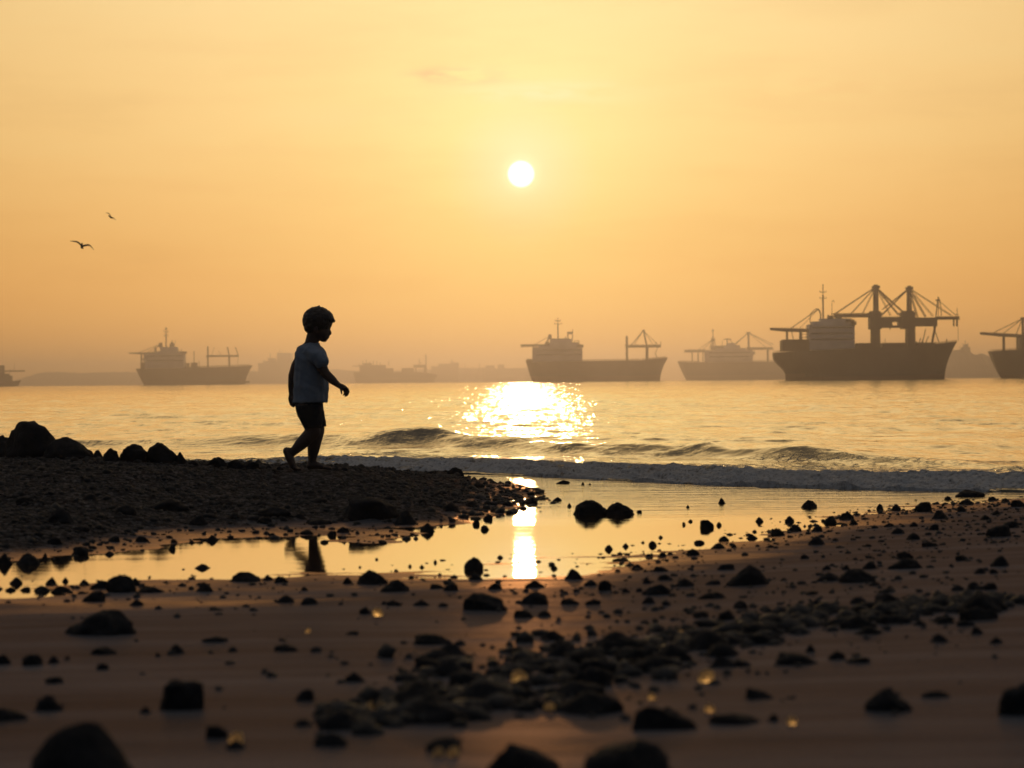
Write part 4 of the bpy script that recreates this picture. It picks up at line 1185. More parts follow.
# ------------------------------------------------------------------ stones
def stone_mesh(seed, style, sub=3):
    rnd = random.Random(seed)
    bm = bmesh.new()
    bmesh.ops.create_icosphere(bm, subdivisions=sub, radius=1.0)
    off = Vector((rnd.uniform(-50, 50), rnd.uniform(-50, 50), rnd.uniform(-50, 50)))
    planes = []
    npl = {'boulder': 8, 'mound': 7, 'slab': 7, 'block': 7, 'peak': 8}[style]
    for i in range(npl):
        n = Vector((rnd.gauss(0, 1), rnd.gauss(0, 1), rnd.uniform(-.1, 1.0))).normalized()
        planes.append((n, rnd.uniform(.66, .9)))
    pk = rnd.uniform(-.3, .3)
    for v in bm.verts:
        p = v.co.copy()
        d = p.normalized()
        if style in ('mound', 'peak'):
            r = math.hypot(p.x, p.y)
            e = 1.25 if style == 'peak' else 1.7
            zz = max(0.0, 1 - r ** e) if p.z >= 0 else p.z * .3
            w_ = .6 if style == 'mound' else .8
            p.z = (zz * w_ + p.z * (1 - w_)) if p.z >= 0 else p.z * .3
            p.x += pk * max(0, p.z) * .8
        elif style == 'block':
            p = Vector([math.copysign(abs(q) ** .72, q) for q in p])
            p.x *= 1 - .18 * max(0, p.z)
            p.x += .12 * max(0, p.z) * (1 if pk > 0 else -1)
        elif style == 'slab':
            p.z = math.copysign(abs(p.z) ** .8, p.z) * (1 - .35 * (p.x * (1 if pk > 0 else -1) * .8 + .2))
        for n, c in planes:
            dd = p.dot(n) - c
            if dd > 0:
                p -= n * dd * .85
        f = mnoise.noise(d * 1.3 + off) * .20 + mnoise.noise(d * 3.1 + off) * .12 + mnoise.noise(d * 7 + off) * .055 + mnoise.noise(d * 15 + off) * .026
        p *= 1 + f
        v.co = p
    # normalise: x,y in -.5..5 wide, top at 1, base a little under 0
    mnx = min(v.co.x for v in bm.verts); mxx = max(v.co.x for v in bm.verts)
    mny = min(v.co.y for v in bm.verts); mxy = max(v.co.y for v in bm.verts)
    mxz = max(v.co.z for v in bm.verts)
    base = {'boulder': -.35, 'mound': -.02, 'slab': -.2, 'block': -.45, 'peak': -.02}[style]
    for v in bm.verts:
        z = (v.co.z - base) / (mxz - base)
        v.co = Vector(((v.co.x - (mnx + mxx) / 2) / (mxx - mnx), (v.co.y - (mny + mxy) / 2) / (mxy - mny), max(-.35, z)))
    me = bpy.data.meshes.new('stone')
    bm.to_mesh(me); bm.free()
    me.polygons.foreach_set('use_smooth', [True] * len(me.polygons))
    return me


PROTO = {}
for st, n in (('boulder', 5), ('mound', 7), ('slab', 4), ('block', 3), ('peak', 6)):
    PROTO[st] = []
    for i in range(n):
        me = stone_mesh(100 + i * 7 + len(st) * 31, st, 4 if i < 3 else 3)
        me.materials.append(MAT['rock'])
        PROTO[st].append(me)

rng = random.Random(7)
STONES = []


def stone(px, py, wpx, hpx, style='mound', label=None, name='stone', cat='stone', group=None, mesh=None, flip=False, mat=None, floor=0.0, depth=.8):
    p = ground_hit(px, py, floor)
    D = p.y
    wm = wpx * D / F * 1.04
    hm_ = hpx * D / F
    dm_ = wm * depth * rng.uniform(.85, 1.1)
    # the visible base edge is the front of the stone; its top must still reach hpx above it
    c = Vector((p.x, p.y + dm_ * .42, 0))
    c.x *= c.y / p.y
    gz = max(float(H(c.x, c.y)), floor - .012)
    slope = (CAM_H - p.z) / D
    hm_ = max(hm_ * (c.y / D) - (gz - p.z) - slope * dm_ * .42 * .9, hm_ * .5)
    me = mesh or PROTO[style][rng.randrange(len(PROTO[style]))]
    o = bpy.data.objects.new(name, me)
    col.objects.link(o)
    o.location = (c.x, c.y, gz - .004 + (hm_ * .5 if cat == 'pebble' else 0))
    o.scale = (wm * (-1 if flip else 1), dm_, hm_ + .004)
    o.rotation_euler = (rng.uniform(-.05, .05), rng.uniform(-.05, .05), rng.uniform(-.35, .35))
    tag(o, label, cat, group)
    STONES.append((o, px, py, wpx, style))
    return o


def own(seed, style):
    me = stone_mesh(seed, style, 4); me.materials.append(MAT['rock']); return me


# boulders and stones that the photograph shows one by one: px, base row, width, height, style, label
NAMED = [
    (34, 457, 62, 36, 'mound', 'largest round boulder on the crest of the pebble bank'),
    (-2, 456, 52, 29, 'mound', 'dark boulder cut by the frame edge, beside the largest crest boulder'),
    (68, 459, 58, 22, 'mound', 'long sloping rock leaning against the largest crest boulder'),
    (88, 458, 18, 14, 'boulder', 'low round rock ending the long sloping crest rock'),
    (98, 459, 11, 9, 'mound', 'small hump of rock in the gap on the bank crest'),
    (111, 461, 18, 13, 'mound', 'low cone rock on the bank crest between a hump and a dome'),
    (134, 462, 27, 18, 'boulder', 'smooth dome-shaped rock on the bank crest'),
    (162, 463, 31, 21, 'boulder', 'tall blunt crest rock with a small stone at its foot'),
    (180, 464, 12, 12, 'peak', 'small upright stone touching the tall blunt crest rock'),
    (193, 465, 11, 5, 'mound', 'flat little stone on the crest beside the small upright stone'),
    (216, 468, 22, 11, 'mound', 'first of three equal low humps along the bank crest behind the child'),
    (237, 469, 20, 10, 'mound', 'middle one of three equal low humps along the bank crest'),
    (251, 470, 19, 9, 'mound', 'last of three equal low humps, closest behind the child\'s heel'),
    (371, 518, 58, 23, 'slab', 'broad wedge-shaped slab on the lower bank'),
    (406, 525, 24, 15, 'peak', 'pointed stone touching the broad wedge-shaped slab'),
    (428, 532, 16, 9, 'mound', 'round stone half in the pool edge beyond the pointed stone'),
    (167, 511, 45, 12, 'mound', 'wide low rock in the middle of the dark gravel bank'),
    (61, 524, 27, 16, 'peak', 'rough hump-backed rock low on the gravel bank'),
    (198, 526, 21, 10, 'peak', 'triangular rock on the bank between the gravel and the wet flat'),
    (275, 517, 36, 11, 'mound', 'wide flat mound of rock on the bank below the child\'s feet'),
    (318, 525, 27, 6, 'slab', 'flat tile-like stone on wet sand in front of the child'),
    (455, 475, 18, 8, 'mound', 'lone smooth stone at the foam edge'),
    (590, 515, 32, 15, 'boulder', 'rounded half of the pair of rocks standing in the golden shallows'),
    (619, 515, 30, 13, 'slab', 'flatter half of the pair of rocks standing in the golden shallows'),
    (722, 504, 9, 6, 'peak', 'tiny pointed stone alone on the shining wet sand'),
    (809, 508, 20, 8, 'mound', 'humped stone with a trailing tip on the shining wet sand'),
    (970, 497, 30, 7, 'slab', 'long flat rock just in front of the foam line'),
    (474, 570, 19, 13, 'boulder', 'round stone in the pool close to the sun reflection'),
    (371, 585, 31, 15, 'peak', 'sharp-backed rock where the pool meets the sand'),
    (395, 592, 31, 12, 'mound', 'smooth domed rock in front of the sharp-backed pool-edge rock'),
    (120, 593, 29, 18, 'boulder', 'tallest rock of the cluster on the near rim of the pool'),
    (149, 593, 30, 7, 'mound', 'low tail of rock beside the tallest rock on the pool rim'),
    (101, 589, 22, 9, 'mound', 'lumpy rock behind the tallest rock on the pool rim'),
    (205, 592, 20, 10, 'peak', 'clean pyramid-shaped stone alone on the pool rim'),
    (245, 582, 31, 10, 'mound', 'wide knobbly rock lying in the pool margin'),
    (203, 569, 26, 5, 'peak', 'thin crested reef rock in the middle of the still pool'),
    (28, 565, 31, 12, 'mound', 'broad wet rock where the pool runs out under the bank'),
    (80, 555, 17, 9, 'boulder', 'round rock mirrored at the far edge of the still pool'),
    (94, 602, 24, 11, 'mound', 'domed rock between the pool rim cluster and the big triangular rock'),
    (100, 636, 72, 26, 'mound', 'big triangular rock on smooth sand'),
    (486, 611, 47, 17, 'slab', 'smooth loaf-shaped rock on the sand below the sun reflection'),
    (748, 586, 44, 21, 'mound', 'large symmetric mound of rock on the sand between scattered stones'),
    (857, 583, 37, 14, 'mound', 'wide triangular rock in a small group on open sand'),
    (828, 582, 25, 9, 'mound', 'lower twin beside the wide triangular rock on open sand'),
    (905, 569, 36, 11, 'mound', 'rough heap-like rock with a stone sitting behind it'),
    (1000, 567, 21, 11, 'peak', 'steep conical stone at the edge of the frame on dark sand'),
    (1000, 537, 28, 12, 'boulder', 'bulky double-humped rock among gravel near the shore'),
    (979, 614, 50, 21, 'mound', 'large dark dome topping the far end of the stone band'),
    (889, 607, 30, 14, 'boulder', 'blotchy round rock behind the band of stones'),
    (181, 711, 44, 31, 'block', 'blurred blocky rock with a flat top and steep sides'),
    (86, 790, 118, 66, 'peak', 'largest blurred rock, at the bottom edge of the frame'),
    (628, 786, 104, 46, 'mound', 'large blurred boulder rising from the bottom edge below the stone band'),
    (527, 778, 74, 34, 'mound', 'blurred dark hump at the bottom edge beside the large blurred boulder'),
    (664, 731, 64, 25, 'slab', 'blurred sloping rock behind the large blurred boulder'),
    (888, 713, 50, 24, 'mound', 'blurred smooth dome of rock alone on bare sand'),
    (1022, 716, 46, 33, 'boulder', 'blurred tall boulder cut by the frame edge'),
    (797, 665, 42, 12, 'slab', 'blurred long rock with a small stone perched behind it'),
    (432, 645, 39, 11, 'block', 'flat oblong rock with straight ends on reddish sand'),
    (429, 671, 38, 12, 'slab', 'blurred tilted flat rock in front of the oblong rock'),
    (553, 641, 25, 10, 'mound', 'neat little cone-shaped rock on reddish sand'),
    (571, 658, 26, 11, 'peak', 'peaked rock standing just behind the stone band'),
    (735, 726, 52, 11, 'slab', 'blurred long low rock beside two golden pebbles'),
    (760, 700, 32, 11, 'mound', 'blurred low rock in front of the stone band on bare sand'),
    (49, 712, 30, 16, 'mound', 'blurred humped rock behind a flat dark slab'),
    (8, 722, 44, 13, 'slab', 'blurred flat dark slab cut by the frame edge'),
    (176, 654, 20, 10, 'mound', 'smooth half-round stone on the bare sand behind the blocky rock'),
    (103, 655, 29, 8, 'slab', 'flat stone on sand in front of the big triangular rock'),
    (285, 603, 20, 8, 'peak', 'jagged low stone on the sand in front of the child\'s reflection'),
    (534, 605, 29, 13, 'mound', 'cone-topped rock beside the loaf-shaped rock'),
    (574, 580, 20, 11, 'peak', 'sharp triangular stone where the golden sand turns brown'),
    (605, 591, 14, 11, 'boulder', 'knob-like stone with a flat companion on the brown sand'),
    (657, 595, 29, 11, 'mound', 'broad low rock in the middle of a knot of small stones'),
    (693, 556, 15, 7, 'mound', 'smooth dark stone at the rim of the gravelly shallows'),
    (707, 528, 15, 8, 'boulder', 'round stone amid gravel specks in the golden shallows'),
    (923, 512, 18, 10, 'boulder', 'blunt stone leading the gravel spit beneath the foam line'),
    (940, 519, 17, 9, 'peak', 'peaked stone in front of the blunt gravel-spit stone'),
    (817, 545, 20, 9, 'mound', 'clear-cut triangular stone on sand below the gravel patch'),
]
big_seeds = 900
for i, (px, py, wp, hp, st, lab) in enumerate(NAMED):
    me = own(big_seeds + i, st) if wp >= 24 else None
    stone(px, py, wp, hp, st, lab, 'rock' if wp >= 24 else 'stone', 'rock' if wp >= 24 else 'stone', 'rocks on the beach', me, flip=bool(i % 2))

# smaller stones, also each one where the photograph has it
SMALL = {
    'bank': [(54, 545, 15, 8), (110, 555, 12, 4), (114, 542, 13, 6), (142, 542, 15, 6), (174, 543, 8, 4), (192, 543, 7, 3), (212, 541, 14, 6), (172, 550, 9, 5),
             (125, 515, 22, 9), (39, 536, 9, 4), (234, 519, 15, 6), (81, 532, 17, 5), (265, 524, 15, 7), (284, 522, 7, 4), (342, 522, 14, 5), (343, 533, 14, 6),
             (307, 535, 15, 5), (332, 536, 9, 5), (272, 536, 8, 3), (451, 511, 19, 8), (472, 507, 15, 6), (476, 525, 8, 5), (485, 530, 11, 5), (488, 520, 10, 5),
             (431, 474, 10, 3), (478, 488, 14, 6), (5, 565, 15, 12), (45, 559, 7, 6), (300, 519, 12, 5), (228, 505, 14, 5), (420, 505, 13, 5), (440, 497, 12, 5),
             (390, 500, 14, 5), (320, 503, 15, 5), (262, 506, 12, 4), (210, 515, 13, 6), (25, 505, 18, 8), (90, 500, 16, 6), (508, 506, 12, 5), (532, 504, 15, 7),
             (328, 470, 5, 4), (337, 471, 8, 4), (344, 471, 7, 3), (269, 469, 9, 4), (280, 470, 7, 4), (355, 498, 11, 5)],
    'shallows': [(563, 484, 14, 4), (583, 485, 4, 3), (590, 485, 4, 2), (558, 501, 11, 4), (569, 507, 6, 4), (639, 513, 6, 3), (688, 508, 5, 3), (719, 526, 7, 4),
                 (690, 522, 6, 3), (684, 525, 4, 3), (759, 522, 11, 5), (751, 539, 13, 5), (609, 550, 11, 5), (626, 547, 8, 4), (653, 546, 9, 5), (724, 541, 11, 5),
                 (699, 544, 11, 4), (718, 549, 16, 6), (734, 548, 6, 4), (662, 557, 10, 5), (670, 555, 8, 3), (649, 557, 9, 3), (621, 561, 22, 3), (660, 538, 6, 3),
                 (643, 543, 7, 2), (410, 567, 5, 3), (422, 568, 7, 3), (360, 568, 5, 2), (377, 560, 4, 2), (435, 563, 4, 3), (475, 580, 16, 7), (554, 569, 8, 4)],
    'rim': [(136, 606, 15, 7), (84, 586, 13, 6), (135, 586, 12, 8), (17, 584, 16, 7), (52, 585, 13, 8), (66, 582, 8, 5), (10, 591, 11, 4), (25, 591, 13, 4), (42, 592, 19, 6),
            (61, 593, 20, 7), (215, 611, 18, 3), (267, 581, 12, 6), (281, 583, 16, 7), (257, 580, 7, 4), (348, 584, 11, 7), (310, 605, 18, 7), (305, 591, 9, 4),
            (437, 589, 15, 5), (451, 591, 15, 7), (495, 590, 16, 7), (394, 606, 15, 6), (421, 606, 19, 6), (443, 607, 11, 4), (365, 614, 12, 7), (352, 635, 15, 4), (384, 605, 8, 4)],
    'brown': [(637, 570, 15, 6), (661, 572, 15, 5), (536, 588, 22, 8), (591, 586, 15, 6), (626, 593, 11, 5), (639, 592, 7, 4), (665, 580, 14, 5), (684, 587, 22, 8),
              (647, 584, 9, 6), (713, 585, 16, 5), (726, 570, 18, 6), (570, 605, 20, 7), (593, 605, 15, 6), (648, 604, 14, 7), (712, 599, 31, 7), (741, 609, 16, 8),
              (523, 618, 20, 8), (544, 617, 14, 6), (702, 618, 18, 7), (727, 620, 18, 10), (751, 620, 22, 8), (601, 649, 12, 6), (526, 592, 8, 4), (562, 592, 6, 3)],
    'spit': [(968, 505, 16, 6), (962, 512, 10, 6), (880, 510, 8, 6), (896, 511, 12, 7), (830, 524, 15, 8), (847, 520, 16, 8), (854, 525, 10, 6), (790, 522, 12, 6),
             (794, 532, 15, 8), (778, 536, 15, 8), (817, 532, 12, 6), (898, 534, 16, 6), (934, 530, 11, 6), (914, 527, 10, 5), (889, 527, 11, 4), (913, 540, 16, 7),
             (930, 547, 16, 5), (805, 559, 9, 5), (962, 561, 13, 6), (905, 559, 16, 8), (992, 501, 9, 4), (1006, 502, 10, 4), (1018, 507, 14, 7), (985, 520, 12, 5),
             (997, 515, 9, 5), (948, 500, 9, 4), (1013, 528, 14, 7), (868, 547, 8, 3), (835, 541, 8, 3), (770, 548, 9, 3)],
    'open': [(871, 569, 17, 8), (827, 570, 11, 5), (846, 570, 10, 5), (980, 574, 13, 6), (994, 574, 10, 5), (812, 595, 13, 4), (815, 606, 15, 6), (858, 604, 16, 7), (932, 608, 12, 6),
             (912, 607, 12, 5), (958, 591, 17, 6), (973, 590, 14, 8), (989, 590, 15, 7), (940, 643, 21, 9), (977, 635, 15, 8), (997, 644, 18, 7), (784, 581, 9, 3), (792, 585, 6, 3),
             (951, 567, 6, 3), (890, 590, 9, 4), (875, 586, 14, 4)],
    'front': [(3, 665, 16, 10), (33, 666, 21, 12), (53, 664, 14, 8), (67, 660, 8, 4), (103, 670, 13, 7), (215, 643, 25, 6), (286, 652, 27, 8), (55, 684, 19, 7),
              (146, 714, 14, 7), (217, 739, 24, 13), (236, 751, 24, 10), (305, 701, 20, 12), (303, 727, 22, 8), (355, 683, 24, 10), (331, 748, 34, 14), (345, 718, 36, 12),
              (811, 653, 12, 8), (837, 660, 20, 9), (857, 664, 26, 6), (744, 667, 17, 6), (935, 699, 32, 7), (773, 722, 12, 8), (158, 657, 6, 4)],
}
WHERE = {
    'bank': ('small dark stone half sunk in the wet gravel of the bank', 'small stones on the pebble bank'),
    'shallows': ('small stone poking out of the golden shallow water', 'small stones in the shallows'),
    'rim': ('small dark stone on the sandy near rim of the still pool', 'small stones along the pool rim'),
    'brown': ('small dark stone on the brown sand below the sun reflection', 'small stones on the brown sand'),
    'spit': ('small stone on the gravel spit leading to the foam line', 'small stones on the gravel spit'),
    'open': ('small dark stone on the open dusky sand behind the stone band', 'small stones on the dusky sand'),
    'front': ('small blurred stone on the smooth sand closest to the camera', 'small blurred stones on smooth sand'),
}
for key, lst in SMALL.items():
    lab, grp = WHERE[key]
    for (px, py, wp, hp) in lst:
        st = rng.choice(['mound', 'mound', 'peak', 'boulder', 'slab'] if hp / wp > .3 else ['slab', 'mound'])
        stone(px, py, wp, hp, st, lab, 'stone', 'stone', grp, flip=rng.random() < .5)

# the band of stones that runs over the near sand
band = [(330, 742), (400, 722), (470, 700), (540, 686), (600, 676), (660, 664), (720, 648), (790, 634), (860, 628), (930, 620), (1010, 616)]
bw = [26, 40, 52, 46, 32, 24, 22, 16, 13, 12, 10]
lab = lab_band = 'dark stone in the thick band of stones across the near sand'
cnt = 0
while cnt < 62:
    t = rng.random() * (len(band) - 1); i = int(t); f = t - i
    bx = band[i][0] + (band[i + 1][0] - band[i][0]) * f; by = band[i][1] + (band[i + 1][1] - band[i][1]) * f
    ww = bw[i] + (bw[i + 1] - bw[i]) * f
    px = bx + rng.uniform(-20, 20); py = by + rng.gauss(0, .5) * ww
    if 590 < px < 720 and py > 690:
        continue
    size = rng.uniform(32, 62) * (py - 480) / 190
    if cnt > 30:
        size *= .6
    stone(px, py, size, size * rng.uniform(.30, .44), rng.choice(['mound', 'boulder', 'slab', 'peak']), lab, 'stone', 'stone', 'stones of the near band', flip=rng.random() < .5)
    cnt += 1

# pale wet pebbles, their golden sun glint put into the material's tint
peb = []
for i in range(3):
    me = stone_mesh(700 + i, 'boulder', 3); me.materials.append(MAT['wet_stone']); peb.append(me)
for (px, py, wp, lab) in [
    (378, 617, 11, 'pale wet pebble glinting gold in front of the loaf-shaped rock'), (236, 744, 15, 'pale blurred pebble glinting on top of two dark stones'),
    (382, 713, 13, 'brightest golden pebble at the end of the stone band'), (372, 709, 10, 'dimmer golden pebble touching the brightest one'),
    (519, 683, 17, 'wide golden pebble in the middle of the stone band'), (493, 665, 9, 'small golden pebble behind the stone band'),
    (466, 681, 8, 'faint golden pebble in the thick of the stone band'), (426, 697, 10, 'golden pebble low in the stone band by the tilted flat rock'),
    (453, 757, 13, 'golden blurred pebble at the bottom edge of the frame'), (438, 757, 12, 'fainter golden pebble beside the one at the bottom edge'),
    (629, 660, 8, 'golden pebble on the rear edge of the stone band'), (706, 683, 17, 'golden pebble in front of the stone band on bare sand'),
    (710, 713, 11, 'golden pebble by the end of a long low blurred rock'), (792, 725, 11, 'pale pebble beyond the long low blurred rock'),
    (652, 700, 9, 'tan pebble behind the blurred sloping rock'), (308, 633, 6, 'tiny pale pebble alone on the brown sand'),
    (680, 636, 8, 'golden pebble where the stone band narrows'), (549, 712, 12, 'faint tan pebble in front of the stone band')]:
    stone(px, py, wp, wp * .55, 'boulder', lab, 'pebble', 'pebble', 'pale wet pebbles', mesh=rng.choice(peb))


# every shared stone is told apart by its size, its shape and the named rock next to it
ANCH = [(px, py, wp, lab) for (px, py, wp, hp, st, lab) in NAMED if len(lab.split()) <= 9]
SHARED = {v[0] for v in WHERE.values()} | {lab_band}
TAKEN = {}
SHAPE = {'slab': 'flat', 'peak': 'pointed', 'mound': 'low', 'boulder': 'rounded', 'block': 'blocky'}
for (o, px, py, wp, st) in STONES:
    if o.get('label') not in SHARED:
        continue
    size = 'tiny' if wp < 8 else ('small' if wp < 15 else ('mid-sized' if wp < 28 else 'large'))
    near_ = sorted(ANCH, key=lambda a: math.hypot(px - a[0], (py - a[1]) * 2.2))[:5]
    first = None
    for q, best in enumerate(near_):
        dx, dy = px - best[0], py - best[1]
        if math.hypot(dx, dy * 2.2) > (130 if q == 0 else 150):
            break
        rel = ('in front of' if dy > 0 else 'behind') if abs(dy) * 2.2 > abs(dx) else 'beside'
        text = f"{size} {SHAPE[st]} stone {rel} the {best[3]}"
        first = first or text
        if text not in TAKEN:
            o['label'] = text
            break
    else:
        o['label'] = first
    if o['label'] in SHARED and first:
        o['label'] = first
    if o['label'] in TAKEN:
        o['group'] = TAKEN[o['label']]['group']
    else:
        TAKEN[o['label']] = o


# gravel: countless small stones on the bank, the spit and the flats
def gravel(name, pts, seed):
    rs = np.random.RandomState(seed)
    bm = bmesh.new(); bmesh.ops.create_icosphere(bm, subdivisions=1, radius=1)
    bv = np.array([v.co[:] for v in bm.verts]); bf = np.array([[v.index for v in f.verts] for f in bm.faces]); bm.free()
    n = len(pts)
    V = np.empty((n, len(bv), 3)); Fq = np.empty((n, len(bf), 3), dtype=int)
    for i, (x, y, r, hgt) in enumerate(pts):
        vv_ = bv * (1 + rs.uniform(-.28, .28, (len(bv), 1)))
        a = rs.uniform(0, 6.28); ca, sa = math.cos(a), math.sin(a)
        ex = rs.uniform(.8, 1.35)
        xx = vv_[:, 0] * ex * r; yy = vv_[:, 1] / ex * r; zz = vv_[:, 2] * hgt
        tl = rs.uniform(-.3, .3)
        V[i, :, 0] = x + xx * ca - yy * sa
        V[i, :, 1] = y + xx * sa + yy * ca
        V[i, :, 2] = zz + xx * tl * .5
        Fq[i] = bf + i * len(bv)
    P = np.array([(p[0], p[1]) for p in pts])
    g = np.maximum(H(P[:, 0], P[:, 1]), -.03) + np.array([p[3] for p in pts]) * .25
    V[:, :, 2] += g[:, None]
    o = np_mesh(name, V.reshape(-1, 3), Fq.reshape(-1, 3), MAT['gravel'], smooth=True)
    tag(o, kind='stuff')
    return o


rs = np.random.RandomState(11)
pts = []
while len(pts) < 14000:
    x = rs.uniform(-5.5, .8); y = rs.uniform(12.5, 21.8)
    b = float(bank_h(x, y))
    if b < -.006:
        continue
    p = min(1, .10 + max(0, b) * 9)
    if y > 19.8 and x < -1:
        continue
    if -1.5 < x < -1.05 and 17.2 < y < 18.5:
        continue
    if rs.rand() > p:
        continue
    r = .006 + .016 * rs.rand() ** 3 + (.02 * rs.rand() if rs.rand() < .05 else 0)
    pts.append((x, y, r, r * rs.uniform(.5, .85)))
gravel('bank_gravel', pts, 3)
pts = []
for (px, py, sx, sy, n, *big) in [(760, 530, 60, 12, 260), (850, 515, 60, 8, 260), (960, 505, 50, 7, 320), (1000, 530, 40, 14, 260), (905, 560, 40, 12, 140), (690, 520, 60, 14, 90),
                            (640, 550, 50, 10, 120), (130, 560, 90, 10, 160), (120, 588, 100, 6, 160), (480, 565, 90, 12, 90), (525, 502, 26, 7, 170, 2.2), (640, 588, 80, 16, 130),
                            (850, 600, 120, 16, 160), (560, 690, 120, 26, 220), (760, 640, 120, 14, 200), (300, 600, 200, 14, 60), (490, 500, 36, 11, 260, 2.2), (200, 640, 160, 40, 30), (860, 680, 140, 30, 30)]:
    for i in range(n):
        qx = rs.normal(px, sx); qy = rs.normal(py, sy)
        if qy < 480 or qy > 766:
            continue
        p = at_level(qx, qy, 0.01)
        if p.y > float(toe(p.x)) - .7:
            continue
        r = (.004 + .012 * rs.rand() ** 2) * (big[0] if big else 1)
        pts.append((p.x, p.y, r, r * rs.uniform(.5, .8)))
gravel('scattered_gravel', pts, 5)
pts = []
for k in range(640):
    t = rs.rand() * (len(band) - 1); i = int(t); f = t - i
    ww = bw[i] + (bw[i + 1] - bw[i]) * f
    p = at_level(band[i][0] + (band[i + 1][0] - band[i][0]) * f + rs.uniform(-25, 25), band[i][1] + (band[i + 1][1] - band[i][1]) * f + rs.normal(0, .42) * ww, .03)
    r = .010 + .030 * rs.rand() ** 1.6
    pts.append((p.x, p.y, r, r * rs.uniform(.45, .75)))
gravel('band_rubble', pts, 8)


# ------------------------------------------------------------------ the child
BD = 18.0
feet = ground_hit(315, 470.5, 0)
bx_ = at_depth(315, 470.5, BD).x
bz_ = float(H(bx_, BD))
KS = BD / F
yfoot = 470.5


def bp(px, py, y=0.0):
    return ((px - 315) * KS, y, (yfoot - py) * KS)


person = empty('person', (bx_, BD, bz_ + .018), 'barefoot small child in a pale t-shirt and dark shorts walking along the pebble bank', 'person')


def remesh(mb, name, mat, parent, voxel, smooth_it=3, disp=None):
    o = mb.build(name, mat, None)
    md = o.modifiers.new('r', 'REMESH'); md.mode = 'VOXEL'; md.voxel_size = voxel; md.use_smooth_shade = True
    if smooth_it:
        ms = o.modifiers.new('s', 'SMOOTH'); ms.factor = .5; ms.iterations = smooth_it
    dg = bpy.context.evaluated_depsgraph_get()
    me = bpy.data.meshes.new_from_object(o.evaluated_get(dg))
    o.modifiers.clear()
    o.data = me
    me.name = name
    if disp:
        me.update()
        nn = [v.normal.copy() for v in me.vertices]
        for v, n in zip(me.vertices, nn):
            v.co += n * disp(v.co)
    me.polygons.foreach_set('use_smooth', [True] * len(me.polygons))
    o.parent = parent
    return o


px = KS   # one photograph pixel in metres at the child
b = MB()
# head: skull, face, jaw, nose, lips, ears
b.ellipsoid(bp(318.6, 322.5), (14.2 * px, 12.4 * px, 14.2 * px), 24, 16)
b.ellipsoid(bp(322.4, 332.0), (8.6 * px, 9.6 * px, 9.6 * px), 20, 14)
b.ellipsoid(bp(324.6, 338.6), (4.6 * px, 5.6 * px, 4.2 * px), 16, 10)
b.ellipsoid(bp(325.6, 340.6), (2.6 * px, 3.0 * px, 2.4 * px), 12, 8)
b.chain([bp(329.2, 328.4), bp(331.0, 333.0), bp(331.4, 334.4)], [1.5 * px, 1.7 * px, 1.5 * px])
b.ellipsoid(bp(330.4, 334.9, -1.2 * px), (1.3 * px, 1.2 * px, 1.0 * px), 10, 8); b.ellipsoid(bp(330.4, 334.9, 1.2 * px), (1.3 * px, 1.2 * px, 1.0 * px), 10, 8)
b.ellipsoid(bp(329.2, 337.3), (1.7 * px, 2.6 * px, .9 * px), 12, 8); b.ellipsoid(bp(328.6, 338.9), (1.6 * px, 2.3 * px, .9 * px), 12, 8)
b.ellipsoid(bp(327.6, 328.6, -3.6 * px), (1.8 * px, 2.4 * px, .9 * px), 10, 8); b.ellipsoid(bp(327.6, 328.6, 3.6 * px), (1.8 * px, 2.4 * px, .9 * px), 10, 8)
for sgn in (-1, 1):
    b.ellipsoid(bp(317.6, 330.4, sgn * 12.0 * px), (2.4 * px, 1.3 * px, 3.6 * px), 12, 8)
    b.ellipsoid(bp(317.8, 332.6, sgn * 11.6 * px), (1.6 * px, 1.2 * px, 2.0 * px), 10, 8)
    b.ellipsoid(bp(327.0, 331.0, sgn * 4.0 * px), (2.0 * px, 2.2 * px, 1.7 * px), 10, 8)     # closed lids, looking down
# neck, trunk
b.chain([bp(315.6, 334), bp(312.2, 345), bp(310.6, 350)], [7.2 * px, 6.8 * px, 8.0 * px], 1.0)
b.loft([(bp(310, 0)[0], 0, bp(0, 412)[2], 12.6 * px, 16 * px), (bp(310, 0)[0], 0, bp(0, 402)[2], 14 * px, 17 * px), (bp(310.6, 0)[0], 0, bp(0, 388)[2], 15 * px, 16 * px),
        (bp(310.8, 0)[0], 0, bp(0, 370)[2], 14.5 * px, 16 * px), (bp(311, 0)[0], 0, bp(0, 356)[2], 14 * px, 18.5 * px), (bp(311, 0)[0], 0, bp(0, 349)[2], 11 * px, 15 * px), (bp(311.6, 0)[0], 0, bp(0, 345)[2], 6 * px, 8 * px)])
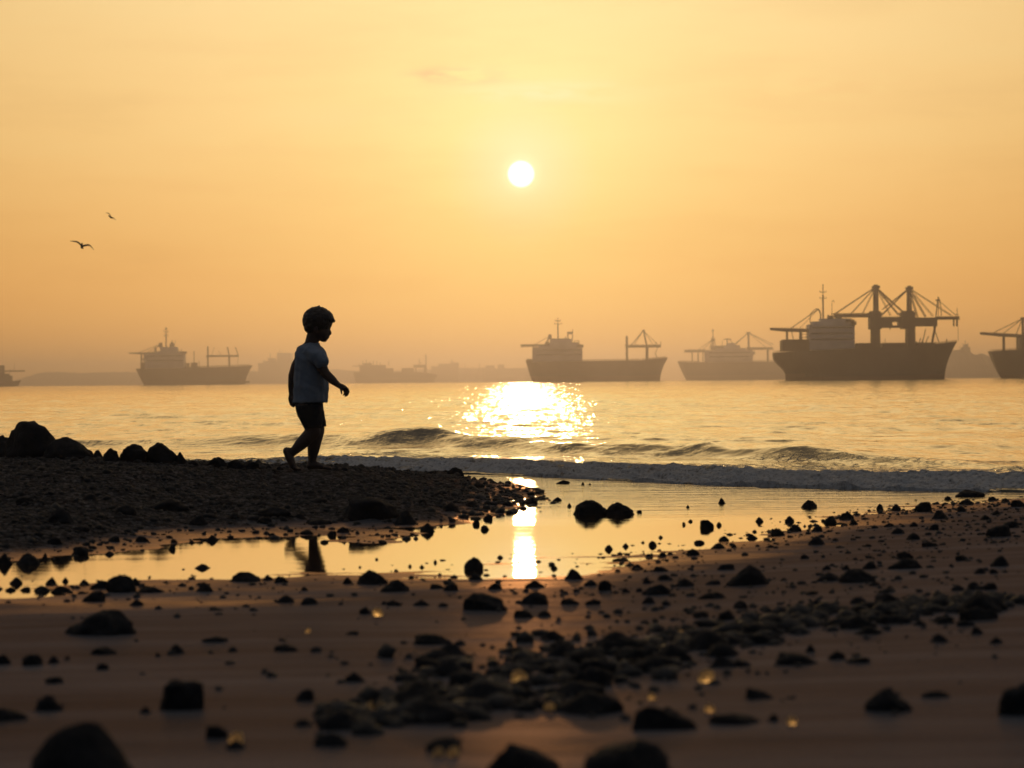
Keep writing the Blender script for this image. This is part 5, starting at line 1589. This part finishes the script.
# near arm: shoulder, elbow, wrist
b.chain([bp(313.5, 353.5, -17 * px), bp(324.5, 369, -21 * px), bp(327.8, 374.5, -21 * px)], [6.2 * px, 5.4 * px, 4.8 * px])
b.chain([bp(327.8, 374.5, -21 * px), bp(333.5, 380, -21.5 * px), bp(340.6, 386.2, -22 * px)], [4.8 * px, 4.5 * px, 2.7 * px])
b.chain([bp(340.6, 386.2, -22 * px), bp(344.4, 388.0, -22 * px), bp(346.8, 389.6, -22 * px)], [2.7 * px, 3.1 * px, 3.0 * px], 1.0)
for (yy, a, c_, d_, e_, r) in ((-25.0, (347.6, 388.4), (350.2, 390.0), (351.0, 392.6), (350.4, 394.4), 1.10),
                               (-23.0, (347.4, 389.8), (349.8, 392.4), (350.0, 395.0), (348.8, 396.8), 1.15),
                               (-21.0, (346.6, 390.6), (348.2, 393.8), (348.0, 396.2), (346.8, 397.4), 1.10),
                               (-19.2, (345.4, 390.8), (346.4, 393.4), (346.0, 395.4), (345.0, 396.2), 0.95)):
    b.chain([bp(*a, yy * px), bp(*c_, yy * px), bp(*d_, yy * px), bp(*e_, yy * px)], [r * px * 1.1, r * px, r * px * .9, r * px * .75])
b.chain([bp(342.8, 388.6, -24.6 * px), bp(343.6, 392.0, -26 * px), bp(344.0, 394.4, -25.6 * px)], [1.3 * px, 1.15 * px, .9 * px])
# far arm hanging behind the body
b.chain([bp(304, 353.5, 17 * px), bp(295.4, 366, 21 * px), bp(291.7, 376, 22 * px)], [6.2 * px, 5.2 * px, 4.5 * px])
b.chain([bp(291.7, 376, 22 * px), bp(290.8, 386, 22 * px), bp(290.4, 395, 21.5 * px)], [4.5 * px, 4.0 * px, 2.7 * px])
b.chain([bp(290.4, 395, 21.5 * px), bp(290.0, 399, 21 * px), bp(290.2, 401.8, 21 * px)], [2.7 * px, 3.0 * px, 2.8 * px])
for (yy, a, c_, d_, e_, r) in ((18.4, (291.0, 402.2), (292.0, 405.2), (293.4, 406.4), (294.4, 405.2), 1.05),
                               (20.4, (290.2, 402.6), (291.0, 406.2), (292.6, 407.4), (293.8, 406.2), 1.1),
                               (22.4, (289.4, 402.4), (290.0, 405.8), (291.4, 407.0), (292.6, 406.0), 1.05),
                               (24.2, (288.8, 401.8), (289.0, 404.8), (290.0, 406.0), (291.0, 405.4), .95)):
    b.chain([bp(*a, yy * px), bp(*c_, yy * px), bp(*d_, yy * px), bp(*e_, yy * px)], [r * px * 1.1, r * px, r * px * .9, r * px * .75])
b.chain([bp(291.6, 398.4, 18.4 * px), bp(293.2, 401.6, 17.4 * px), bp(294.0, 403.8, 17.8 * px)], [1.3 * px, 1.15 * px, .9 * px])
# trailing near leg
yl = -8.5 * px
b.chain([bp(308.6, 408, yl), bp(311, 420, yl), bp(314.4, 431.5, yl)], [11 * px, 9.6 * px, 7.4 * px])
b.chain([bp(314.4, 431.5, yl), bp(308.0, 438.5, yl), bp(301.6, 444.6, yl), bp(293.6, 452.6, yl)], [7.4 * px, 7.2 * px, 6.3 * px, 4.0 * px])
b.chain([bp(293.6, 452.6, yl), bp(287.4, 450.8, yl)], [4.2 * px, 3.6 * px])
b.chain([bp(287.2, 451.2, yl), bp(290.6, 458.5, yl), bp(293.8, 466, yl), bp(295.6, 468.4, yl)], [3.6 * px, 4.3 * px, 3.3 * px, 2.5 * px], 1.25)
for i, yy in enumerate((-4.4, -2.0, .2, 2.4, 4.6)):
    r = (1.1, 1.15, 1.2, 1.3, 1.75)[i] * px
    b.chain([bp(295.4, 467.8, yl + yy * px), bp(297.6, 469.0 - (.1 if i == 4 else 0), yl + yy * px), bp(299.6 if i < 4 else 300.4, 469.4, yl + yy * px)], [r * 1.1, r, r * .8])
# standing far leg
yr = 8.5 * px
b.chain([bp(312.6, 408, yr), bp(315, 420, yr), bp(316.4, 432, yr)], [11 * px, 10 * px, 8.0 * px])
b.chain([bp(316.4, 432, yr), bp(314.6, 440, yr), bp(313.2, 449, yr), bp(311.6, 461.5, yr)], [8.0 * px, 7.4 * px, 6.4 * px, 4.0 * px])
b.chain([bp(311.6, 461.5, yr), bp(309.4, 466.6, yr)], [4.0 * px, 3.6 * px])
b.chain([bp(309.4, 466.8, yr), bp(316, 466.0, yr), bp(321.4, 467.8, yr), bp(325.4, 468.6, yr)], [3.6 * px, 3.8 * px, 2.6 * px, 1.9 * px], 1.45)
for i, yy in enumerate((-4.4, -2.2, 0, 2.1, 4.2)):
    r = (1.7, 1.3, 1.2, 1.1, 1.0)[i] * px
    b.chain([bp(325, 468.6, yr + yy * px), bp(328 - .35 * i, 469.2, yr + yy * px), bp(330.2 - .5 * i, 469.5, yr + yy * px)], [r * 1.05, r, r * .8])
body = remesh(b, 'body', MAT['skin'], person, .0042, 2)

# hair: full cap with a fringe over the brow
hr = MB()
hr.ellipsoid(bp(318.8, 321.4), (15.2 * px, 13.8 * px, 14.4 * px), 28, 18)
hr.ellipsoid(bp(324.5, 319.4), (10.6 * px, 11.8 * px, 9.4 * px), 20, 14)
hr.ellipsoid(bp(330.0, 320.6), (6.0 * px, 9.4 * px, 4.4 * px), 16, 10)
hr.ellipsoid(bp(333.4, 321.6), (3.2 * px, 6.5 * px, 2.0 * px), 14, 8)
hr.ellipsoid(bp(312.0, 327.6), (6.8 * px, 11.0 * px, 7.0 * px), 16, 12)
for sgn in (-1, 1):
    hr.ellipsoid(bp(315.4, 326.0, sgn * 10 * px), (5.8 * px, 3.2 * px, 5.6 * px), 12, 8)
rr_ = random.Random(3)
for i in range(8):
    a = rr_.uniform(0, 6.28); t = rr_.uniform(.1, 1.35)
    d = Vector((math.sin(t) * math.cos(a), math.sin(t) * math.sin(a), math.cos(t)))
    c0 = Vector(bp(318.8, 321.4))
    p0 = c0 + Vector((d.x * 14.2 * px, d.y * 13 * px, d.z * 13.6 * px))
    p1 = p0 + (d + Vector((.5, 0, .1))).normalized() * rr_.uniform(.8, 1.8) * px
    hr.chain([p0, p1], [1.5 * px, .7 * px])
hr.chain([bp(319.5, 308.6, 0), bp(320.5, 306.6, .5 * px)], [2.2 * px, .8 * px])
CUT = bp(0, 333.5)[2]
hair = remesh(hr, 'hair', MAT['hair'], body, .003, 1, lambda p: mnoise.noise(p * 55) * .003 + mnoise.noise(Vector((p.x * 60, p.y * 200, p.z * 60))) * .003)

# t-shirt with two short sleeves
s_ = MB()
rings = [(310.9, 403.4, 17.7, 20.5), (311.0, 400.5, 17.8, 20.6), (311.5, 390, 17.8, 20.3), (311.8, 380, 17.3, 20.2), (312.2, 370, 16.8, 20.3), (312.0, 360, 16.6, 20.8), (311.7, 353, 16.0, 20.2), (311.5, 348.5, 13.0, 15.8), (312.0, 345.4, 9.4, 10.6), (312.5, 343.4, 7.8, 8.2)]
s_.loft([(bp(c_, 0)[0], 0, bp(0, y_)[2], rx * px, ry * px) for (c_, y_, rx, ry) in rings], 40)
s_.chain([bp(313.2, 353.2, -15.5 * px), bp(318.5, 358.0, -20.5 * px), bp(323.4, 362.6, -21.5 * px)], [8.2 * px, 8.2 * px, 7.6 * px])
s_.chain([bp(308, 353.2, 15.5 * px), bp(302.0, 360.0, 20.5 * px), bp(299.4, 365.5, 21.5 * px)], [8.2 * px, 8.0 * px, 7.4 * px])


def folds(p):
    zz = p.z / px
    return (mnoise.noise(Vector((p.x * 26, p.y * 26, p.z * 7))) * .008 + mnoise.noise(Vector((p.x * 12 + p.z * 22, p.y * 14, p.z * 16))) * .0062 + mnoise.noise(p * 70) * .0012)


shirt = remesh(s_, 'shirt', MAT['shirt'], body, .0045, 2, folds)
# shorts
sh = MB()
sh.loft([(bp(c_, 0)[0], 0, bp(0, y_)[2], rx * px, ry * px) for (c_, y_, rx, ry) in [(310.6, 413, 13.6, 18.6), (310.0, 408, 14.0, 18.9), (309.8, 401, 14.2, 18.6), (310, 396, 14, 18)]], 36)


def tube_leg(mb, y, rs_):
    mb.loft([(bp(c_, 0)[0], y, bp(0, y_)[2], rx * px, ry * px) for (c_, y_, rx, ry) in rs_], 28)


tube_leg(sh, -8.8 * px, [(314.2, 428.4, 9.0, 9.4), (311.8, 420, 11.6, 10.4), (310.4, 412, 12.9, 10.8), (310, 406, 13, 10.8)])
tube_leg(sh, 8.8 * px, [(317.2, 427.6, 9.2, 9.6), (315.0, 420, 10.4, 10.2), (312.6, 412, 11.4, 10.8), (311, 406, 12, 10.8)])
shorts = remesh(sh, 'shorts', MAT['shorts'], body, .0045, 2, lambda p: mnoise.noise(p * 30) * .004 + mnoise.noise(p * 75) * .0012)


# ------------------------------------------------------------------ two gulls
def gull(px_, py_, D, span_px, label, bank, yaw, lift):
    k = D / F
    p = at_depth(px_, py_, D)
    S = span_px * k * 1.4
    mb = MB()
    # body along local y
    for i in range(9):
        t = i / 8; r = .055 * S * math.sin(math.pi * (.12 + .82 * t)) ** .8
        mb.ellipsoid((0, (t - .5) * .42 * S, -.01 * S), (r, r * 1.4, r), 10, 8)
    mb.ellipsoid((0, .24 * S, .01 * S), (.035 * S, .045 * S, .035 * S), 10, 8)
    mb.bar((0, .27 * S, .005 * S), (0, .33 * S, -.005 * S), .012 * S, .003 * S)
    mb.prism([(-.02 * S, 0), (.02 * S, 0), (.06 * S, .012 * S), (-.06 * S, .012 * S)], -.32 * S, -.2 * S)
    for sgn, (mid, tip) in zip((-1, 1), lift):
        n = 14; vs = []; fs = []
        for i in range(n + 1):
            t = i / n
            x = sgn * t * .5 * S
            z = (mid * math.sin(min(1, t / .55) * math.pi / 2) if t < .55 else mid + (tip - mid) * ((t - .55) / .45) ** 1.3) * S
            ch = (.19 - .03 * t) * (1 - t ** 3) * S + .012 * S
            fw = (.03 + .05 * math.sin(t * 2.6) - .10 * max(0, t - .5)) * S
            th = .05 * S * (1 - .75 * t)
            vs += [(x, fw, z), (x, fw - ch * .35, z + th), (x, fw - ch, z), (x, fw - ch * .35, z - th * .6)]
        for i in range(n):
            for j in range(4):
                a = i * 4 + j; b_ = i * 4 + (j + 1) % 4
                fs.append((a, b_, b_ + 4, a + 4))
        fs.append((0, 1, 2, 3)); fs.append((n * 4 + 3, n * 4 + 2, n * 4 + 1, n * 4))
        mb.add(vs, fs)
    o = mb.build('gull', MAT['feather'], None, True)
    o.location = p
    o.rotation_euler = (math.radians(24), bank, yaw)
    tag(o, label, 'bird', 'gulls in the hazy sky')
    return o


gull(82, 246, 95, 17.5, 'lower gull, both arched wings spread wide against the hazy sky', math.radians(12), math.radians(14), ((.13, .10), (.10, -.06)))
gull(110.5, 217, 120, 11, 'higher, smaller gull with one wing foreshortened', math.radians(20), math.radians(48), ((.14, .10), (.02, -.02)))
